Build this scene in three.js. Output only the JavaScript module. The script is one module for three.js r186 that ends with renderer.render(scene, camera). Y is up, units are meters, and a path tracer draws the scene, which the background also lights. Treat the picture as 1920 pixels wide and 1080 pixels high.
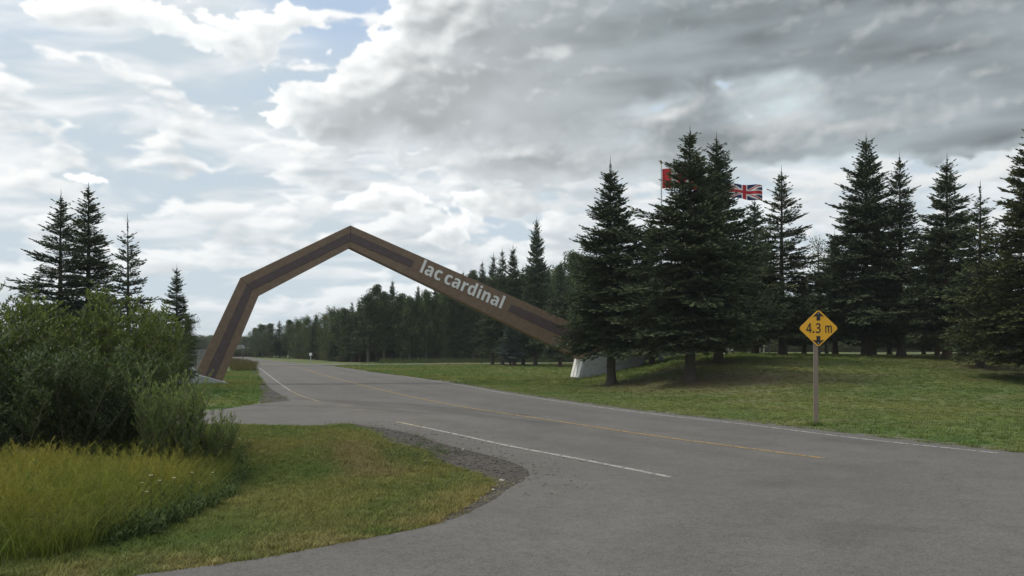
import * as THREE from 'three';
import { mergeGeometries } from 'three/addons/utils/BufferGeometryUtils.js';
import { RoundedBoxGeometry } from 'three/addons/geometries/RoundedBoxGeometry.js';
import { TextGeometry } from 'three/addons/geometries/TextGeometry.js';
import { FontLoader } from 'three/addons/loaders/FontLoader.js';
import { createNoise2D, createNoise3D } from 'simplex-noise';

// ---------------------------------------------------------------- camera, sun, sky, exposure
const F = 1700, EYE = 1.8, HORIZON = 650;           // focal length and horizon of the 1920-pixel picture
const scene = new THREE.Scene();
const camera = new THREE.PerspectiveCamera(2 * Math.atan(650 / F) * 180 / Math.PI, 1920 / 1300, 0.1, 4000);
camera.setViewOffset(1920, 1300, 0, 0, 1920, 1080); // level camera, lens shifted up
camera.position.set(0, EYE, 0);
const renderer = new THREE.WebGLRenderer({ antialias: true });
renderer.toneMapping = THREE.LinearToneMapping;
renderer.toneMappingExposure = 1.0;
renderer.shadowMap.enabled = true;
scene.fog = new THREE.FogExp2(0xd5dde4, 0.00032);

function rng(seed) { let s = seed | 0; return () => { s = (s + 0x6d2b79f5) | 0; let t = Math.imul(s ^ (s >>> 15), 1 | s); t = (t + Math.imul(t ^ (t >>> 7), 61 | t)) ^ t; return ((t ^ (t >>> 14)) >>> 0) / 4294967296; }; }
const noise2 = createNoise2D(rng(11)), noise3 = createNoise3D(rng(12)), noiseB = createNoise2D(rng(13));
const clamp = (x, a = 0, b = 1) => Math.min(b, Math.max(a, x));
const smooth = (x, a, b) => { const t = clamp((x - a) / (b - a)); return t * t * (3 - 2 * t); };
const lerp = (a, b, t) => a + (b - a) * t;
const bell = v => Math.exp(-v * v);
const fbm = (n, x, y, o = 4, g = .5) => { let s = 0, a = 1, t = 0; for (let i = 0; i < o; i++) { s += a * n(x, y); t += a; a *= g; x = x * 2.03 + 17.1; y = y * 2.03 - 9.3; } return s / t; };

const SUN_AZ = -76, SUN_EL = 51;
const sun = new THREE.DirectionalLight(new THREE.Color(1, .92, .80), 2.0);
{
  const a = SUN_AZ * Math.PI / 180, e = SUN_EL * Math.PI / 180;
  sun.position.set(Math.sin(a) * Math.cos(e), Math.sin(e), -Math.cos(a) * Math.cos(e)).multiplyScalar(120);
  sun.position.z -= 40; sun.target.position.set(0, 0, -40);
  sun.castShadow = true; sun.shadow.radius = 20; sun.shadow.mapSize.set(2048, 2048);
  Object.assign(sun.shadow.camera, { left: -90, right: 90, top: 90, bottom: -90, near: 1, far: 400 });
  scene.add(sun, sun.target);
}

// clouds: heaped clouds given as [azimuth, elevation, half width, half height, strength] in degrees, then a ragged veil
const HEAPS = [[-11.6, 13.8, 4.9, 1.7, 1], [-5.4, 15.4, 5.7, 2.7, 1.1], [0, 17, 6.4, 3.7, 1.1], [-3.2, 19.2, 2.8, 2.6, 1], [4, 15.1, 6.7, 2.7, 1.1], [6.4, 19.6, 7.7, 3.7, 1.2], [1.3, 20.9, 6.7, 2.7, 1],
  [16.1, 19.3, 10.7, 3.7, 1.4], [26.3, 18.4, 9.1, 3.7, 1.4], [11.3, 14.2, 3.3, 2, .7], [19.1, 12.2, 10.5, 1.9, 1.1], [27.9, 13.4, 6, 3, 1.1], [30.5, 15.9, 4.4, 4, 1.2], [22.1, 15.8, 6.2, 2, .8],
  [-26.3, 18.4, 2.7, 1.5, .6], [-22.5, 18.4, 4.6, 1.7, .62], [-16.4, 18.0, 3.4, 1.7, .68], [-13.2, 19.2, 2.2, 1.0, .5], [-8.7, 8.8, 3.3, 1.1, .7], [-2.7, 11.6, 6.1, 1.2, .65], [-3.7, 7, 3, 1.3, .7],
  [-.3, 9, 3.7, 1.3, .7], [1.7, 11.3, 3.7, 1.3, .7], [8, 10.6, 3.3, 1.7, .7], [-26.3, 9.7, .6, .36, .62], [-25.6, 10.0, .6, .42, .62], [-25.0, 9.85, .5, .26, .55], [14, 24, 16, 4.5, 1.3], [30, 26, 14, 6, 1.3], [46, 17, 12, 7, 1.2], [2, 27, 7, 3, 1],
  [9, 14.6, 2.8, .9, -.75], [13.3, 15.9, .8, .4, -.4], [1.8, 18.4, 1.3, .8, -.7], [20, 15.5, 9, .9, -.22], [19, 11.9, 10, 1.0, .5], [28, 11.5, 5, .7, -.35], [5, 17.6, 2.5, .7, -.4]];
function heapField(az, el) {
  let s = 0;
  for (const [a, e, ra, re, k] of HEAPS) { const q = ((az - a) / ra) ** 2 + ((el - e) / re) ** 2 * (el < e ? 1.7 : .8); if (q < 6) s += k * Math.exp(-q * 1.05); }
  return s;
}
function skyTexture() {
  const W = 4096, H = 2048, data = new Float32Array(W * H * 4), horizon = [.64, .74, .80];
  const sa = SUN_AZ * Math.PI / 180, se = SUN_EL * Math.PI / 180, sx = Math.sin(sa) * Math.cos(se), sy = Math.sin(se), sz = -Math.cos(sa) * Math.cos(se);
  const billow = (x, y, o) => { let s = 0, k = 1, t = 0; for (let i = 0; i < o; i++) { s += k * (1 - 2.1 * Math.abs((i & 1 ? noiseB : noise2)(x, y))); t += k; k *= .52; const X = x * 1.7 - y * 1.1 + 5.3; y = x * 1.1 + y * 1.7 - 2.7; x = X; } return s / t; };
  const dens = (az, el, far, o) => {
    const wx = fbm(noiseB, az * .13, el * .2, 3) * 1.6, wy = fbm(noiseB, az * .13 + 40, el * .2 + 7, 3) * .9;
    let f = heapField(az + wx, el + wy);
    if (far > 0) f = Math.max(f * (1 - far), far * (.62 + .75 * fbm(noise2, az * .045 + 3, el * .085, 3)));
    return f * 1.1 - .55 + .30 * billow(az * .15 + wx * .1 + 3, el * .24, o) + .10 * fbm(noise2, az * .5 + 50, el * .8 + 20, 3);
  };
  const put = (r, c) => {
      const el = ((r + .5) / H - .5) * Math.PI, y = Math.max(.001, Math.sin(el)), ce = Math.cos(el), eld = Math.max(0, el * 180 / Math.PI);
      const ph = ((c + .5) / W - .5) * 2 * Math.PI, x = Math.cos(ph) * ce, z = Math.sin(ph) * ce;
      const az = Math.atan2(x, -z) * 180 / Math.PI, away = Math.abs(az);
      const far = Math.max(smooth(away, 33, 44), smooth(eld, 25, 34));
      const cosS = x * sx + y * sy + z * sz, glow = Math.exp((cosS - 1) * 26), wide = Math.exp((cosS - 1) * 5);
      // clear air
      const t = Math.pow(clamp(eld / 40), .6);
      let R = lerp(.66, .35, t), G = lerp(.75, .50, t), B = lerp(.82, .74, t);
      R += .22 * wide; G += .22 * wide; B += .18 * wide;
      // the high veil: soft grey-blue sheets with whiter bands
      const k = 1 / (y + .20), X = x * k, Z = z * k, left = smooth(-az, -4, 20);
      const w1 = fbm(noiseB, X * .9, Z * 1.2, 3) * .5, w2 = fbm(noiseB, X * .9 + 30, Z * 1.2, 3) * .4;
      const v = fbm(noise2, X * 1.0 + w1 + 3, Z * 1.9 + w2 + 1, 5, .52), v2 = fbm(noise2, X * 2.6 + 9 + w1, Z * 5.2 + w2, 4, .55);
      let veil = clamp(.92 + .62 * v + .12 * v2 - .42 * smooth(eld, 12, 19) * smooth(-az, 21, 30) * (1 - far));
      veil *= 1 - .85 * Math.exp(-(((az + 10.5) / 5.2) ** 2) - (((eld - 19.4) / 2.1) ** 2)) * (1 - far);
      veil = smooth(veil, .15, .98);
      const puff = smooth(v * .7 + v2 * .45 + .06 * left, -.22, .55);
      R = lerp(R, lerp(.60, .93, puff) + .25 * wide, veil * .93); G = lerp(G, lerp(.685, .945, puff) + .23 * wide, veil * .93); B = lerp(B, lerp(.735, .955, puff) + .2 * wide, veil * .93);
      // rows of small heaps low over the land
      {
        const row = (a, e, o) => fbm(noise2, a * .085 + 60 + .5 * w1, e * .30 + .4 * w2, 3) * .75 + .30 * billow(a * .16 + 11, e * .42 + 3, o) - .05 + .22 * Math.exp(-(((a - 2) / 16) ** 2)) - .28 * smooth(e, 13, 17) - .25 * smooth(-e, -3.2, -.5);
        const D = row(az, eld, 4);
        if (D > 0) {
          const cov = smooth(D, 0, .22) * .92, up = row(az - .5, eld + .45, 4), up2 = Math.max(0, row(az - 1, eld + 1.3, 3)), q = clamp(.95 * Math.exp(-1.9 * (.5 * Math.max(0, up) + up2 + .35 * D)) + .9 * (D - up)), warm = smooth(az, 0, 25);
          R = lerp(R, lerp(.56, 1.02 - .14 * warm, q) + .25 * wide, cov); G = lerp(G, lerp(.62, 1.025 - .14 * warm, q) + .23 * wide, cov); B = lerp(B, lerp(.655, 1.02 - .14 * warm, q) + .2 * wide, cov);
        }
      }
      // heaped clouds, lit from the sun's side
      if (eld > .5) {
        const D = dens(az, eld, far, 6);
        if (D > -.02) {
          const deck = smooth(az + eld * .75, 7, 27) * (1 - .6 * far) + .25 * far;
          const cov = smooth(D, 0, lerp(.07, .17, deck)), dx = az > -100 ? -.78 : .78, thick = smooth(D, 0, .8);
          const d1 = dens(az + dx * .45, eld + .38, far, 6), d2 = Math.max(0, dens(az + dx * 1.5, eld + 1.1, far, 4)), d3 = Math.max(0, dens(az + dx * 3.8, eld + 2.4, far, 3));
          const slope = D - d1, shade = Math.exp(-2.3 * (.5 * Math.max(0, d1) + d2 + .8 * d3 + .5 * D));
          const q = clamp(.95 * shade + lerp(.95, 1.0, deck) * slope);
          const streak = fbm(noise2, az * .05 + eld * .10 + 8, eld * .27 - az * .028 + 3, 4, .45), lumps = fbm(noiseB, az * .15 + 3, eld * .24, 4, .45);
          const pale = smooth(-az, 9, 15) * (1 - far), g = lerp(lerp(.66 + .10 * pale, .50 + .18 * pale, thick), lerp(.58, .34, thick), deck) * (1 + .24 * lumps * (1 - .4 * deck) + .55 * streak * deck);
          const top = lerp(1.12, .76, deck);
          let cr = lerp(g * lerp(.95, .89, deck), top, q), cg = lerp(g * lerp(1.015, 1.02, deck), top * 1.005, q), cb = lerp(g * lerp(1.05, 1.075, deck), top, q);
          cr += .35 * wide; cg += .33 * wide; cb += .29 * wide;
          R = lerp(R, cr, cov); G = lerp(G, cg, cov); B = lerp(B, cb, cov);
        }
      }
      const hz = Math.exp(-eld / 3.2) * .75;
      R = lerp(R, horizon[0] * 1.05, hz); G = lerp(G, horizon[1] * 1.05, hz); B = lerp(B, horizon[2] * 1.05, hz);
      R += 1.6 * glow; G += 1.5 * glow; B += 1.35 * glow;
      const o = (r * W + c) * 4; data[o] = R; data[o + 1] = G; data[o + 2] = B; data[o + 3] = 1;
  };
  // every texel in front of the camera and near it; elsewhere every fourth, blended
  const r0 = H / 2 - 4, near = (r, c) => { const az = ((c + .5) / W - .25) * 360; return az > -42 && az < 42 && r < H / 2 + 33 / 180 * H; };
  for (let r = r0; r < H; r++) for (let c = 0; c < W; c++) if (near(r, c) || ((r - r0) % 4 === 0 && c % 4 === 0)) put(r, c);
  for (let r = r0; r < H; r++) for (let c = 0; c < W; c++) {
    if (near(r, c) || ((r - r0) % 4 === 0 && c % 4 === 0)) continue;
    const ra = r - (r - r0) % 4, rb = ra + 4 < H ? ra + 4 : ra, ca = c - c % 4, cb = (ca + 4) % W, v = (r - ra) / 4, u = (c - ca) / 4, o = (r * W + c) * 4;
    for (let k = 0; k < 3; k++) data[o + k] = lerp(lerp(data[(ra * W + ca) * 4 + k], data[(ra * W + cb) * 4 + k], u), lerp(data[(rb * W + ca) * 4 + k], data[(rb * W + cb) * 4 + k], u), v);
    data[o + 3] = 1;
  }
  for (let r = 0; r < H / 2 - 4; r++) for (let c = 0; c < W; c++) { const o = (r * W + c) * 4; data[o] = .12; data[o + 1] = .13; data[o + 2] = .09; data[o + 3] = 1; }
  const tex = new THREE.DataTexture(data, W, H, THREE.RGBAFormat, THREE.FloatType);
  tex.mapping = THREE.EquirectangularReflectionMapping; tex.magFilter = tex.minFilter = THREE.LinearFilter; tex.needsUpdate = true;
  return tex;
}
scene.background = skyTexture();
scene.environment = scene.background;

// ---------------------------------------------------------------- helpers
const taken = {};
function numbered(name) { const n = taken[name] = (taken[name] ?? -1) + 1; return n ? name + '_' + String(n).padStart(3, '0') : name; }
function tag(o, label, category, group, kind) { if (label) o.userData.label = label; if (category) o.userData.category = category; if (group) o.userData.group = group; if (kind) o.userData.kind = kind; return o; }
function mesh(name, geo, mat, parent) { const m = new THREE.Mesh(geo, mat); m.name = name; m.castShadow = m.receiveShadow = true; if (parent) parent.add(m); return m; }
function thing(name, label, category, x = 0, y = 0, z = 0, turn = 0, group) { const g = new THREE.Group(); g.name = numbered(name); g.position.set(x, y, z); g.rotation.y = turn; tag(g, label, category, group); scene.add(g); return g; }
function structure(name, geo, mat, label) { const m = mesh(numbered(name), geo, mat, scene); m.userData.kind = 'structure'; if (label) m.userData.label = label; return m; }
const lin = (r, g, b) => new THREE.Color().setRGB(r, g, b);
const mat = (color, o = {}) => new THREE.MeshStandardMaterial({ color, roughness: .85, ...o });
const ground = (px, py, h = 0) => { const d = (EYE - h) * F / (py - HORIZON); return [(px - 960) / F * d, d]; };   // a place on the ground: metres right, metres ahead
const dist = d => -d;

class Tris {                                        // collects triangles with vertex colours
  constructor() { this.p = []; this.c = []; this.u = []; }
  tri(a, b, c, col) { this.p.push(a[0], a[1], a[2], b[0], b[1], b[2], c[0], c[1], c[2]); for (let i = 0; i < 3; i++) this.c.push(col[0], col[1], col[2]); }
  quad(a, b, c, d, col) { this.tri(a, b, c, col); this.tri(a, c, d, col); }
  build() { const g = new THREE.BufferGeometry(); g.setAttribute('position', new THREE.Float32BufferAttribute(this.p, 3)); g.setAttribute('color', new THREE.Float32BufferAttribute(this.c, 3)); g.computeVertexNormals(); return g; }
}
function inside(poly, x, y) { let r = false; for (let i = 0, j = poly.length - 1; i < poly.length; j = i++) { const [a, b] = poly[i], [c, d] = poly[j]; if ((b > y) !== (d > y) && x < (c - a) * (y - b) / (d - b) + a) r = !r; } return r; }
function edgeDistance(poly, x, y) { let m = 1e9; for (let i = 0, j = poly.length - 1; i < poly.length; j = i++) { const [a, b] = poly[j], [c, d] = poly[i], ux = c - a, uy = d - b, t = clamp(((x - a) * ux + (y - b) * uy) / (ux * ux + uy * uy + 1e-9)); m = Math.min(m, Math.hypot(x - a - t * ux, y - b - t * uy)); } return m; }
function smoothLine(pts, n) { return new THREE.CatmullRomCurve3(pts.map(p => new THREE.Vector3(p[0], 0, p[1])), false, 'centripetal').getSpacedPoints(n).map(v => [v.x, v.z]); }
function speckle(size, seed, f) {                   // a tiling grey texture from f(noise at several scales)
  const r = rng(seed), lay = [1, 2, 4, 8, 16, 32].map(s => { const n = size / s, a = new Float32Array(n * n); for (let i = 0; i < a.length; i++) a[i] = r() * 2 - 1; return (x, y) => { const u = x / s, v = y / s, i = Math.floor(u), j = Math.floor(v), fx = u - i, fy = v - j, A = (p, q) => a[((q % n + n) % n) * n + ((p % n + n) % n)]; return lerp(lerp(A(i, j), A(i + 1, j), fx), lerp(A(i, j + 1), A(i + 1, j + 1), fx), fy); }; });
  const d = new Uint8Array(size * size * 4);
  for (let y = 0; y < size; y++) for (let x = 0; x < size; x++) { const c = f(lay.map(l => l(x, y)), x, y, r), o = (y * size + x) * 4; for (let k = 0; k < 3; k++) d[o + k] = clamp(c[k] * 255, 0, 255); d[o + 3] = 255; }
  const t = new THREE.DataTexture(d, size, size); t.wrapS = t.wrapT = THREE.RepeatWrapping; t.magFilter = t.minFilter = THREE.LinearFilter; t.needsUpdate = true; return t;
}
// ---------------------------------------------------------------- the lie of the land
const bump = (x, d, cx, cd, r) => Math.exp(-((x - cx) ** 2 + (d - cd) ** 2) / (r * r));
function height(x, d) {                             // flat round the road, a long mown mound on the right
  const x0 = 2.6 + Math.max(0, d - 52) * .25;
  let h = 1.28 * smooth(x, x0, x0 + 8) * smooth(d, 24, 46) * (1 - .12 * smooth(d, 55, 95));
  h -= .45 * smooth(x, 21, 27) * (1 - smooth(d, 38, 60)) * smooth(d, 26, 38);
  if (h > .02) h += .05 * noise2(x * .13, d * .13) * clamp(h * 2);
  h -= .22 * bump(x, d, -4.6, 12.6, 2.6);           // a shallow dip in the left lawn
  return h;
}
const fromPixels = list => list.map(([x, y]) => ground(x, y));
// edges of the asphalt, metres right and ahead
const rightEdge = smoothLine([[-48, 165], [-40.5, 142], ...fromPixels([[545, 679.5], [625, 687], [715, 700], [860, 719.5], [960, 736.5], [1200, 770.5], [1400, 792], [1860, 844.5]]), [12.6, 8.2], [17.5, -1], [23, -12]], 160);
const leftFar = smoothLine([...fromPixels([[544, 751], [505, 727], [487, 708], [471, 688]]), [-47, 140], [-55, 165]], 80);
const driveBack = smoothLine(fromPixels([[544, 752], [490, 757], [430, 766], [330, 777], [200, 782], [40, 784]]), 40);
const driveFront = smoothLine(fromPixels([[40, 806], [300, 799], [430, 797], [590, 800], [648, 796], [680, 799], [760, 812], [828, 833], [920, 857], [968, 872], [992, 888], [984, 901], [958, 915], [915, 945], [820, 984], [649, 1019], [478, 1051], [265, 1080]]), 160);
const nearLeft = [[-4.4, 5.9], [-7, 4.7], [-12, 3.4], [-26, 1.5], [-26, -12]];
const asphalt = [...rightEdge, ...nearLeft.slice().reverse(), ...driveFront.slice().reverse(), ...driveBack.slice().reverse(), ...leftFar];
const roadMiddle = smoothLine([...fromPixels([[1545, 861], [1380, 839], [1220, 817.5], [1040, 790], [870, 764], [740, 737.5], [660, 718], [600, 702], [556, 689]]), [-37, 118]], 120);

function flatSheet(poly, y, longest, paint) {       // a triangulated outline, divided until its edges are short
  let tri = THREE.ShapeUtils.triangulateShape(poly.map(p => new THREE.Vector2(p[0], p[1])), []).map(t => t.map(i => poly[i]));
  for (let pass = 0; pass < 16; pass++) {
    const next = []; let cut = false;
    for (const t of tri) {
      const l = [0, 1, 2].map(i => { const a = t[i], b = t[(i + 1) % 3]; return Math.hypot(a[0] - b[0], a[1] - b[1]) / longest((a[0] + b[0]) / 2, (a[1] + b[1]) / 2); });
      const k = l.indexOf(Math.max(...l));
      if (l[k] > 1) { const a = t[k], b = t[(k + 1) % 3], c = t[(k + 2) % 3], m = [(a[0] + b[0]) / 2, (a[1] + b[1]) / 2]; next.push([a, m, c], [m, b, c]); cut = true; } else next.push(t);
    }
    tri = next; if (!cut) break;
  }
  const p = [], u = [], c = [], n = [];
  for (let t of tri) {
    const area = (t[1][0] - t[0][0]) * (t[2][1] - t[0][1]) - (t[2][0] - t[0][0]) * (t[1][1] - t[0][1]);
    if (area < 0) t = [t[0], t[2], t[1]];
    for (const [x, d] of t) { p.push(x, typeof y === 'function' ? y(x, d) : y, -d); u.push(x, d); n.push(0, 1, 0); c.push(...paint(x, d)); }
  }
  const g = new THREE.BufferGeometry();
  g.setAttribute('position', new THREE.Float32BufferAttribute(p, 3)); g.setAttribute('normal', new THREE.Float32BufferAttribute(n, 3)); g.setAttribute('uv', new THREE.Float32BufferAttribute(u, 2)); g.setAttribute('color', new THREE.Float32BufferAttribute(c, 3));
  return g;
}
function ribbon(line, width, y) {
  const p = [], u = [], n = [], at = []; let run = 0;
  line.forEach(([x, d], i) => {
    const a = line[Math.max(0, i - 1)], b = line[Math.min(line.length - 1, i + 1)], L = Math.hypot(b[0] - a[0], b[1] - a[1]), nx = -(b[1] - a[1]) / L, nd = (b[0] - a[0]) / L;
    if (i) run += Math.hypot(x - line[i - 1][0], d - line[i - 1][1]);
    for (const s of [-.5, .5]) { const X = x + nx * s * width, D = d + nd * s * width; p.push(X, typeof y === 'function' ? y(X, D) : y, -D); u.push(run, (s + .5) * width); n.push(0, 1, 0); }
    if (i) { const k = i * 2; at.push(k - 2, k, k - 1, k - 1, k, k + 1); }
  });
  const g = new THREE.BufferGeometry(); g.setIndex(at);
  g.setAttribute('position', new THREE.Float32BufferAttribute(p, 3)); g.setAttribute('normal', new THREE.Float32BufferAttribute(n, 3)); g.setAttribute('uv', new THREE.Float32BufferAttribute(u, 2));
  return g;
}
const lineDistance = (line, x, d) => { let m = 1e9; for (let i = 1; i < line.length; i++) { const [a, b] = line[i - 1], [c, e] = line[i], ux = c - a, uy = e - b, t = clamp(((x - a) * ux + (d - b) * uy) / (ux * ux + uy * uy + 1e-9)); m = Math.min(m, Math.hypot(x - a - t * ux, d - b - t * uy)); } return m; };

// --- grass-covered ground
const groundTex = speckle(512, 21, ([a, b, c, d, e, f]) => { const v = .84 + .12 * a + .09 * b + .08 * c + .06 * d + .05 * f; return [v + .03 * c, v, v - .04 * d]; });
groundTex.repeat.set(1 / 3.1, 1 / 3.1);
const lawnPatch = (x, d) => fbm(noise2, x * .35, d * .22, 4) * .6 + fbm(noiseB, x * .06, d * .09, 3) * .7;
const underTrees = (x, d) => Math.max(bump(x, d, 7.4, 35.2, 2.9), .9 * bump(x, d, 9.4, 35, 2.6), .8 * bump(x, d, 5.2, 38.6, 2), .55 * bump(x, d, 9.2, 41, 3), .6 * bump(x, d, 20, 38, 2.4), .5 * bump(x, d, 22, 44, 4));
const dryEdge = driveFront.slice(80);
function lawnColor(x, d) {                          // albedo of the turf: greener, browner and bare places
  const p = lawnPatch(x, d);
  let dry = clamp(.32 + (d > 18 && x > -3 ? .42 : .85) * p), c = [lerp(.050, .125, dry), lerp(.088, .112, dry), lerp(.018, .032, dry)];
  const e = x < 3 && d < 24 ? lineDistance(dryEdge, x, d) : 9;
  const rim = clamp(1 - e / 1.1) * clamp(.55 + .8 * fbm(noiseB, x * .9, d * .9, 3));
  c = [lerp(c[0], .19, rim * .7), lerp(c[1], .145, rim * .7), lerp(c[2], .065, rim * .7)];
  c = c.map((v, i) => v * [1.32, 1.32, 1.3][i]);
  const trail = bell(lineDistance([[-3.0, 16.8], [-2.4, 14.4], [-1.9, 13.2]], x, d) / .42) * .7;
  c = [lerp(c[0], .17, trail), lerp(c[1], .125, trail), lerp(c[2], .06, trail)];
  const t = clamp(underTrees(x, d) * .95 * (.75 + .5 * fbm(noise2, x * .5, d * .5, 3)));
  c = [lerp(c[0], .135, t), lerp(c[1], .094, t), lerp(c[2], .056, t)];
  if (d > 18 && x > -2) { const mow = .5 + .5 * Math.sin((d * .9 + x * .42) * 2.1 + 2 * noise2(x * .1, d * .1)); const k = .97 + .14 * mow; c = c.map(v => v * k); const st = smooth(fbm(noiseB, x * .16 + 7, d * .55, 3), .18, .6) * .5; c = [lerp(c[0], .17, st), lerp(c[1], .165, st), lerp(c[2], .085, st)]; }
  return c;
}
{
  const steps = (list) => { const out = [list[0][0]]; for (let i = 1; i < list.length; i++) { const [to, s] = list[i]; while (out[out.length - 1] + s * .75 < to) out.push(out[out.length - 1] + s); out.push(to); } return [...new Set(out)]; };
  const ds = steps([[-60], [0, 6], [5, 1], [26, .3], [60, .5], [125, 1.6], [320, 8], [1600, 160]]);
  const xs = steps([[-1500], [-200, 130], [-60, 7], [-14, 1.2], [12, .35], [34, .6], [70, 2], [200, 9], [1500, 130]]);
  const p = [], u = [], c = [], at = [];
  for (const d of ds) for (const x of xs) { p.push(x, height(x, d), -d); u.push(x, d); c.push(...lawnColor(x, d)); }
  for (let j = 0; j < ds.length - 1; j++) for (let i = 0; i < xs.length - 1; i++) { const a = j * xs.length + i, b = a + xs.length; at.push(a, a + 1, b, a + 1, b + 1, b); }
  const g = new THREE.BufferGeometry(); g.setIndex(at);
  g.setAttribute('position', new THREE.Float32BufferAttribute(p, 3)); g.setAttribute('uv', new THREE.Float32BufferAttribute(u, 2)); g.setAttribute('color', new THREE.Float32BufferAttribute(c, 3)); g.computeVertexNormals();
  structure('ground', g, mat(0xffffff, { vertexColors: true, map: groundTex, roughness: .95 }), 'mown grassy ground with a long low mound right of the road');
}
// --- asphalt
const asphaltTex = speckle(1024, 31, ([a, b, c, d, e, f], x, y, r) => { let v = .80 + .26 * a + .16 * b + .11 * c + .05 * d + .06 * e + .04 * f; if (a > .93) v += .35; if (a < -.93) v -= .25; return [v * 1.01, v, v * .98]; });
asphaltTex.repeat.set(1 / 7.3, 1 / 7.3);
const asphaltBump = speckle(512, 32, ([a, b, c]) => { const v = .5 + .3 * a + .25 * b + .1 * c; return [v, v, v]; });
asphaltBump.repeat.set(1 / 2.2, 1 / 2.2);
function asphaltColor(x, d) {
  const n = fbm(noise2, x * .18, d * .14, 4), m = fbm(noiseB, x * .9, d * .7, 3);
  let v = .124 * (1 + .17 * n + .10 * m);
  let c = [v * 1.015, v * .98, v * .94];
  if (d < 150) {
    const q = lineDistance(roadMiddle, x, d);
    const wheel = bell((q - .95) / .4) + bell((q - 2.5) / .45);
    c = c.map(k => k * (1 - .12 * wheel * smooth(d, 10, 18)));
    // rubber left by cars turning out of the side lane
    const s1 = bell(lineDistance([[-7.2, 31], [-3.6, 28.4], [.4, 23.6]], x, d) / .34), s2 = bell(lineDistance([[-5.8, 29.4], [-2.2, 25.6], [1.0, 21]], x, d) / .30), s3 = bell(lineDistance([[-8, 27.8], [-5, 26.9], [-2.2, 24.2]], x, d) / .3);
    const s = clamp((s1 + s2 + .7 * s3) * (.75 + .5 * m)); c = c.map(k => k * (1 - .45 * s));
    const arc = bell(lineDistance([[1.2, 7.4], [2.6, 10.2], [2.4, 13.4], [.2, 17.6]], x, d) / .3) + bell(lineDistance([[2.9, 7.2], [4.3, 10.4], [4.0, 14.2], [1.4, 18.8]], x, d) / .3) + bell(lineDistance([[4.2, 6.6], [6.4, 9.2], [9.6, 11.2]], x, d) / .35); c = c.map(k => k * (1 - .10 * arc * clamp(.6 + m)));
    const dirt = smooth(fbm(noise2, x * 1.6 + 4, d * 1.3, 3), .05, .7) * bell(lineDistance([[-6.3, 29.8], [-4.4, 25.3], [-2.6, 21.2]], x, d) / .75);
    c = [lerp(c[0], .24, dirt * .6), lerp(c[1], .18, dirt * .6), lerp(c[2], .11, dirt * .6)];
    const grit = clamp(1 - lineDistance(driveFront.slice(48, 110), x, d) / 1.1) * clamp(.75 + .9 * m) * .85; c = c.map((k, i) => lerp(k, [.105, .095, .085][i], grit));
    const oil = smooth(fbm(noiseB, x * .45 + 20, d * .4, 3), .3, .6); c = c.map(k => k * (1 - .16 * oil));
  }
  return c;
}
structure('road', flatSheet(asphalt, .012, (x, d) => d < 32 ? .42 : d < 60 ? .9 : d < 100 ? 2 : 5, asphaltColor), mat(0xffffff, { vertexColors: true, map: asphaltTex, bumpMap: asphaltBump, bumpScale: .004, roughness: .88 }), 'grey asphalt road with a side road in front and a lane on the left');
// thin cracks in the asphalt are sealed hair lines
{
  const r = rng(5), T = new Tris();
  for (const [x0, d0, a0, L] of [[4.3, 9.4, -.7, 1.6], [5.5, 11.2, 1.1, 1.8], [3.5, 12.2, -.3, 1.3]]) {
    let x = x0, d = d0, a = a0;
    for (let i = 0; i < L / .09; i++) { a += (r() - .5) * .9; const w = .0012 + .002 * r(), X = x + Math.cos(a) * .09, D = d + Math.sin(a) * .09, nx = -Math.sin(a) * w, nd = Math.cos(a) * w; T.quad([x - nx, .0155, -d + nd], [X - nx, .0155, -D + nd], [X + nx, .0155, -D - nd], [x + nx, .0155, -d - nd], [.07, .066, .062]); x = X; d = D; a = lerp(a, a0, .2); }
  }
  const m = structure('asphalt_crack', T.build(), mat(0xffffff, { vertexColors: true, roughness: .95, side: THREE.DoubleSide })); m.userData.kind = 'stuff'; m.userData.label = 'thin dark cracks in the foreground asphalt';
}
// --- painted lines, worn through where traffic crosses them
const wear = speckle(512, 41, ([a, b, c, d, e, f]) => { const v = .56 + .16 * a + .12 * b + .16 * c + .2 * d + .14 * e; return [v, v, v]; });
function paintLine(name, px, width, color, keep, n, y = .0165) {
  const t = wear.clone(); t.needsUpdate = true; t.repeat.set(1 / 1.7, 1 / 1.7);
  return structure(name, ribbon(smoothLine(px, n), width, y), mat(color, { alphaMap: t, alphaTest: keep, roughness: .8 }));
}
paintLine('edge_line', fromPixels([[1255, 896], [1100, 865], [960, 838.5], [860, 816.5], [800, 803.5]]), .105, lin(.34, .335, .32), .46, 60).userData.label = 'white edge line on the near side of the road beside the gravel';
paintLine('edge_line', fromPixels([[800, 803.5], [768, 797], [745, 792]]), .105, lin(.42, .36, .27), .52, 30).userData.label = 'worn end of the near white edge line at the lane mouth';
paintLine('edge_line', [...fromPixels([[544, 733], [524, 719], [505, 704.5], [494, 696], [486, 690]])], .09, lin(.33, .325, .31), .46, 80).userData.label = 'white edge line on the left of the road beyond the lane';
paintLine('edge_line', fromPixels([[598, 753], [570, 745], [544, 733]]), .11, lin(.26, .21, .14), .5, 30).userData.label = 'brownish faded edge line curving into the lane';
paintLine('edge_line', fromPixels([[1870, 851], [1620, 824.5], [1400, 797], [1200, 774.5], [960, 740], [860, 722.3], [760, 706], [690, 693]]), .10, lin(.36, .355, .345), .50, 140).userData.label = 'faint white edge line along the far side of the road';
paintLine('centre_line', roadMiddle, .13, lin(.30, .20, .075), .49, 160).userData.label = 'worn yellow centre line of the road';
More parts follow.
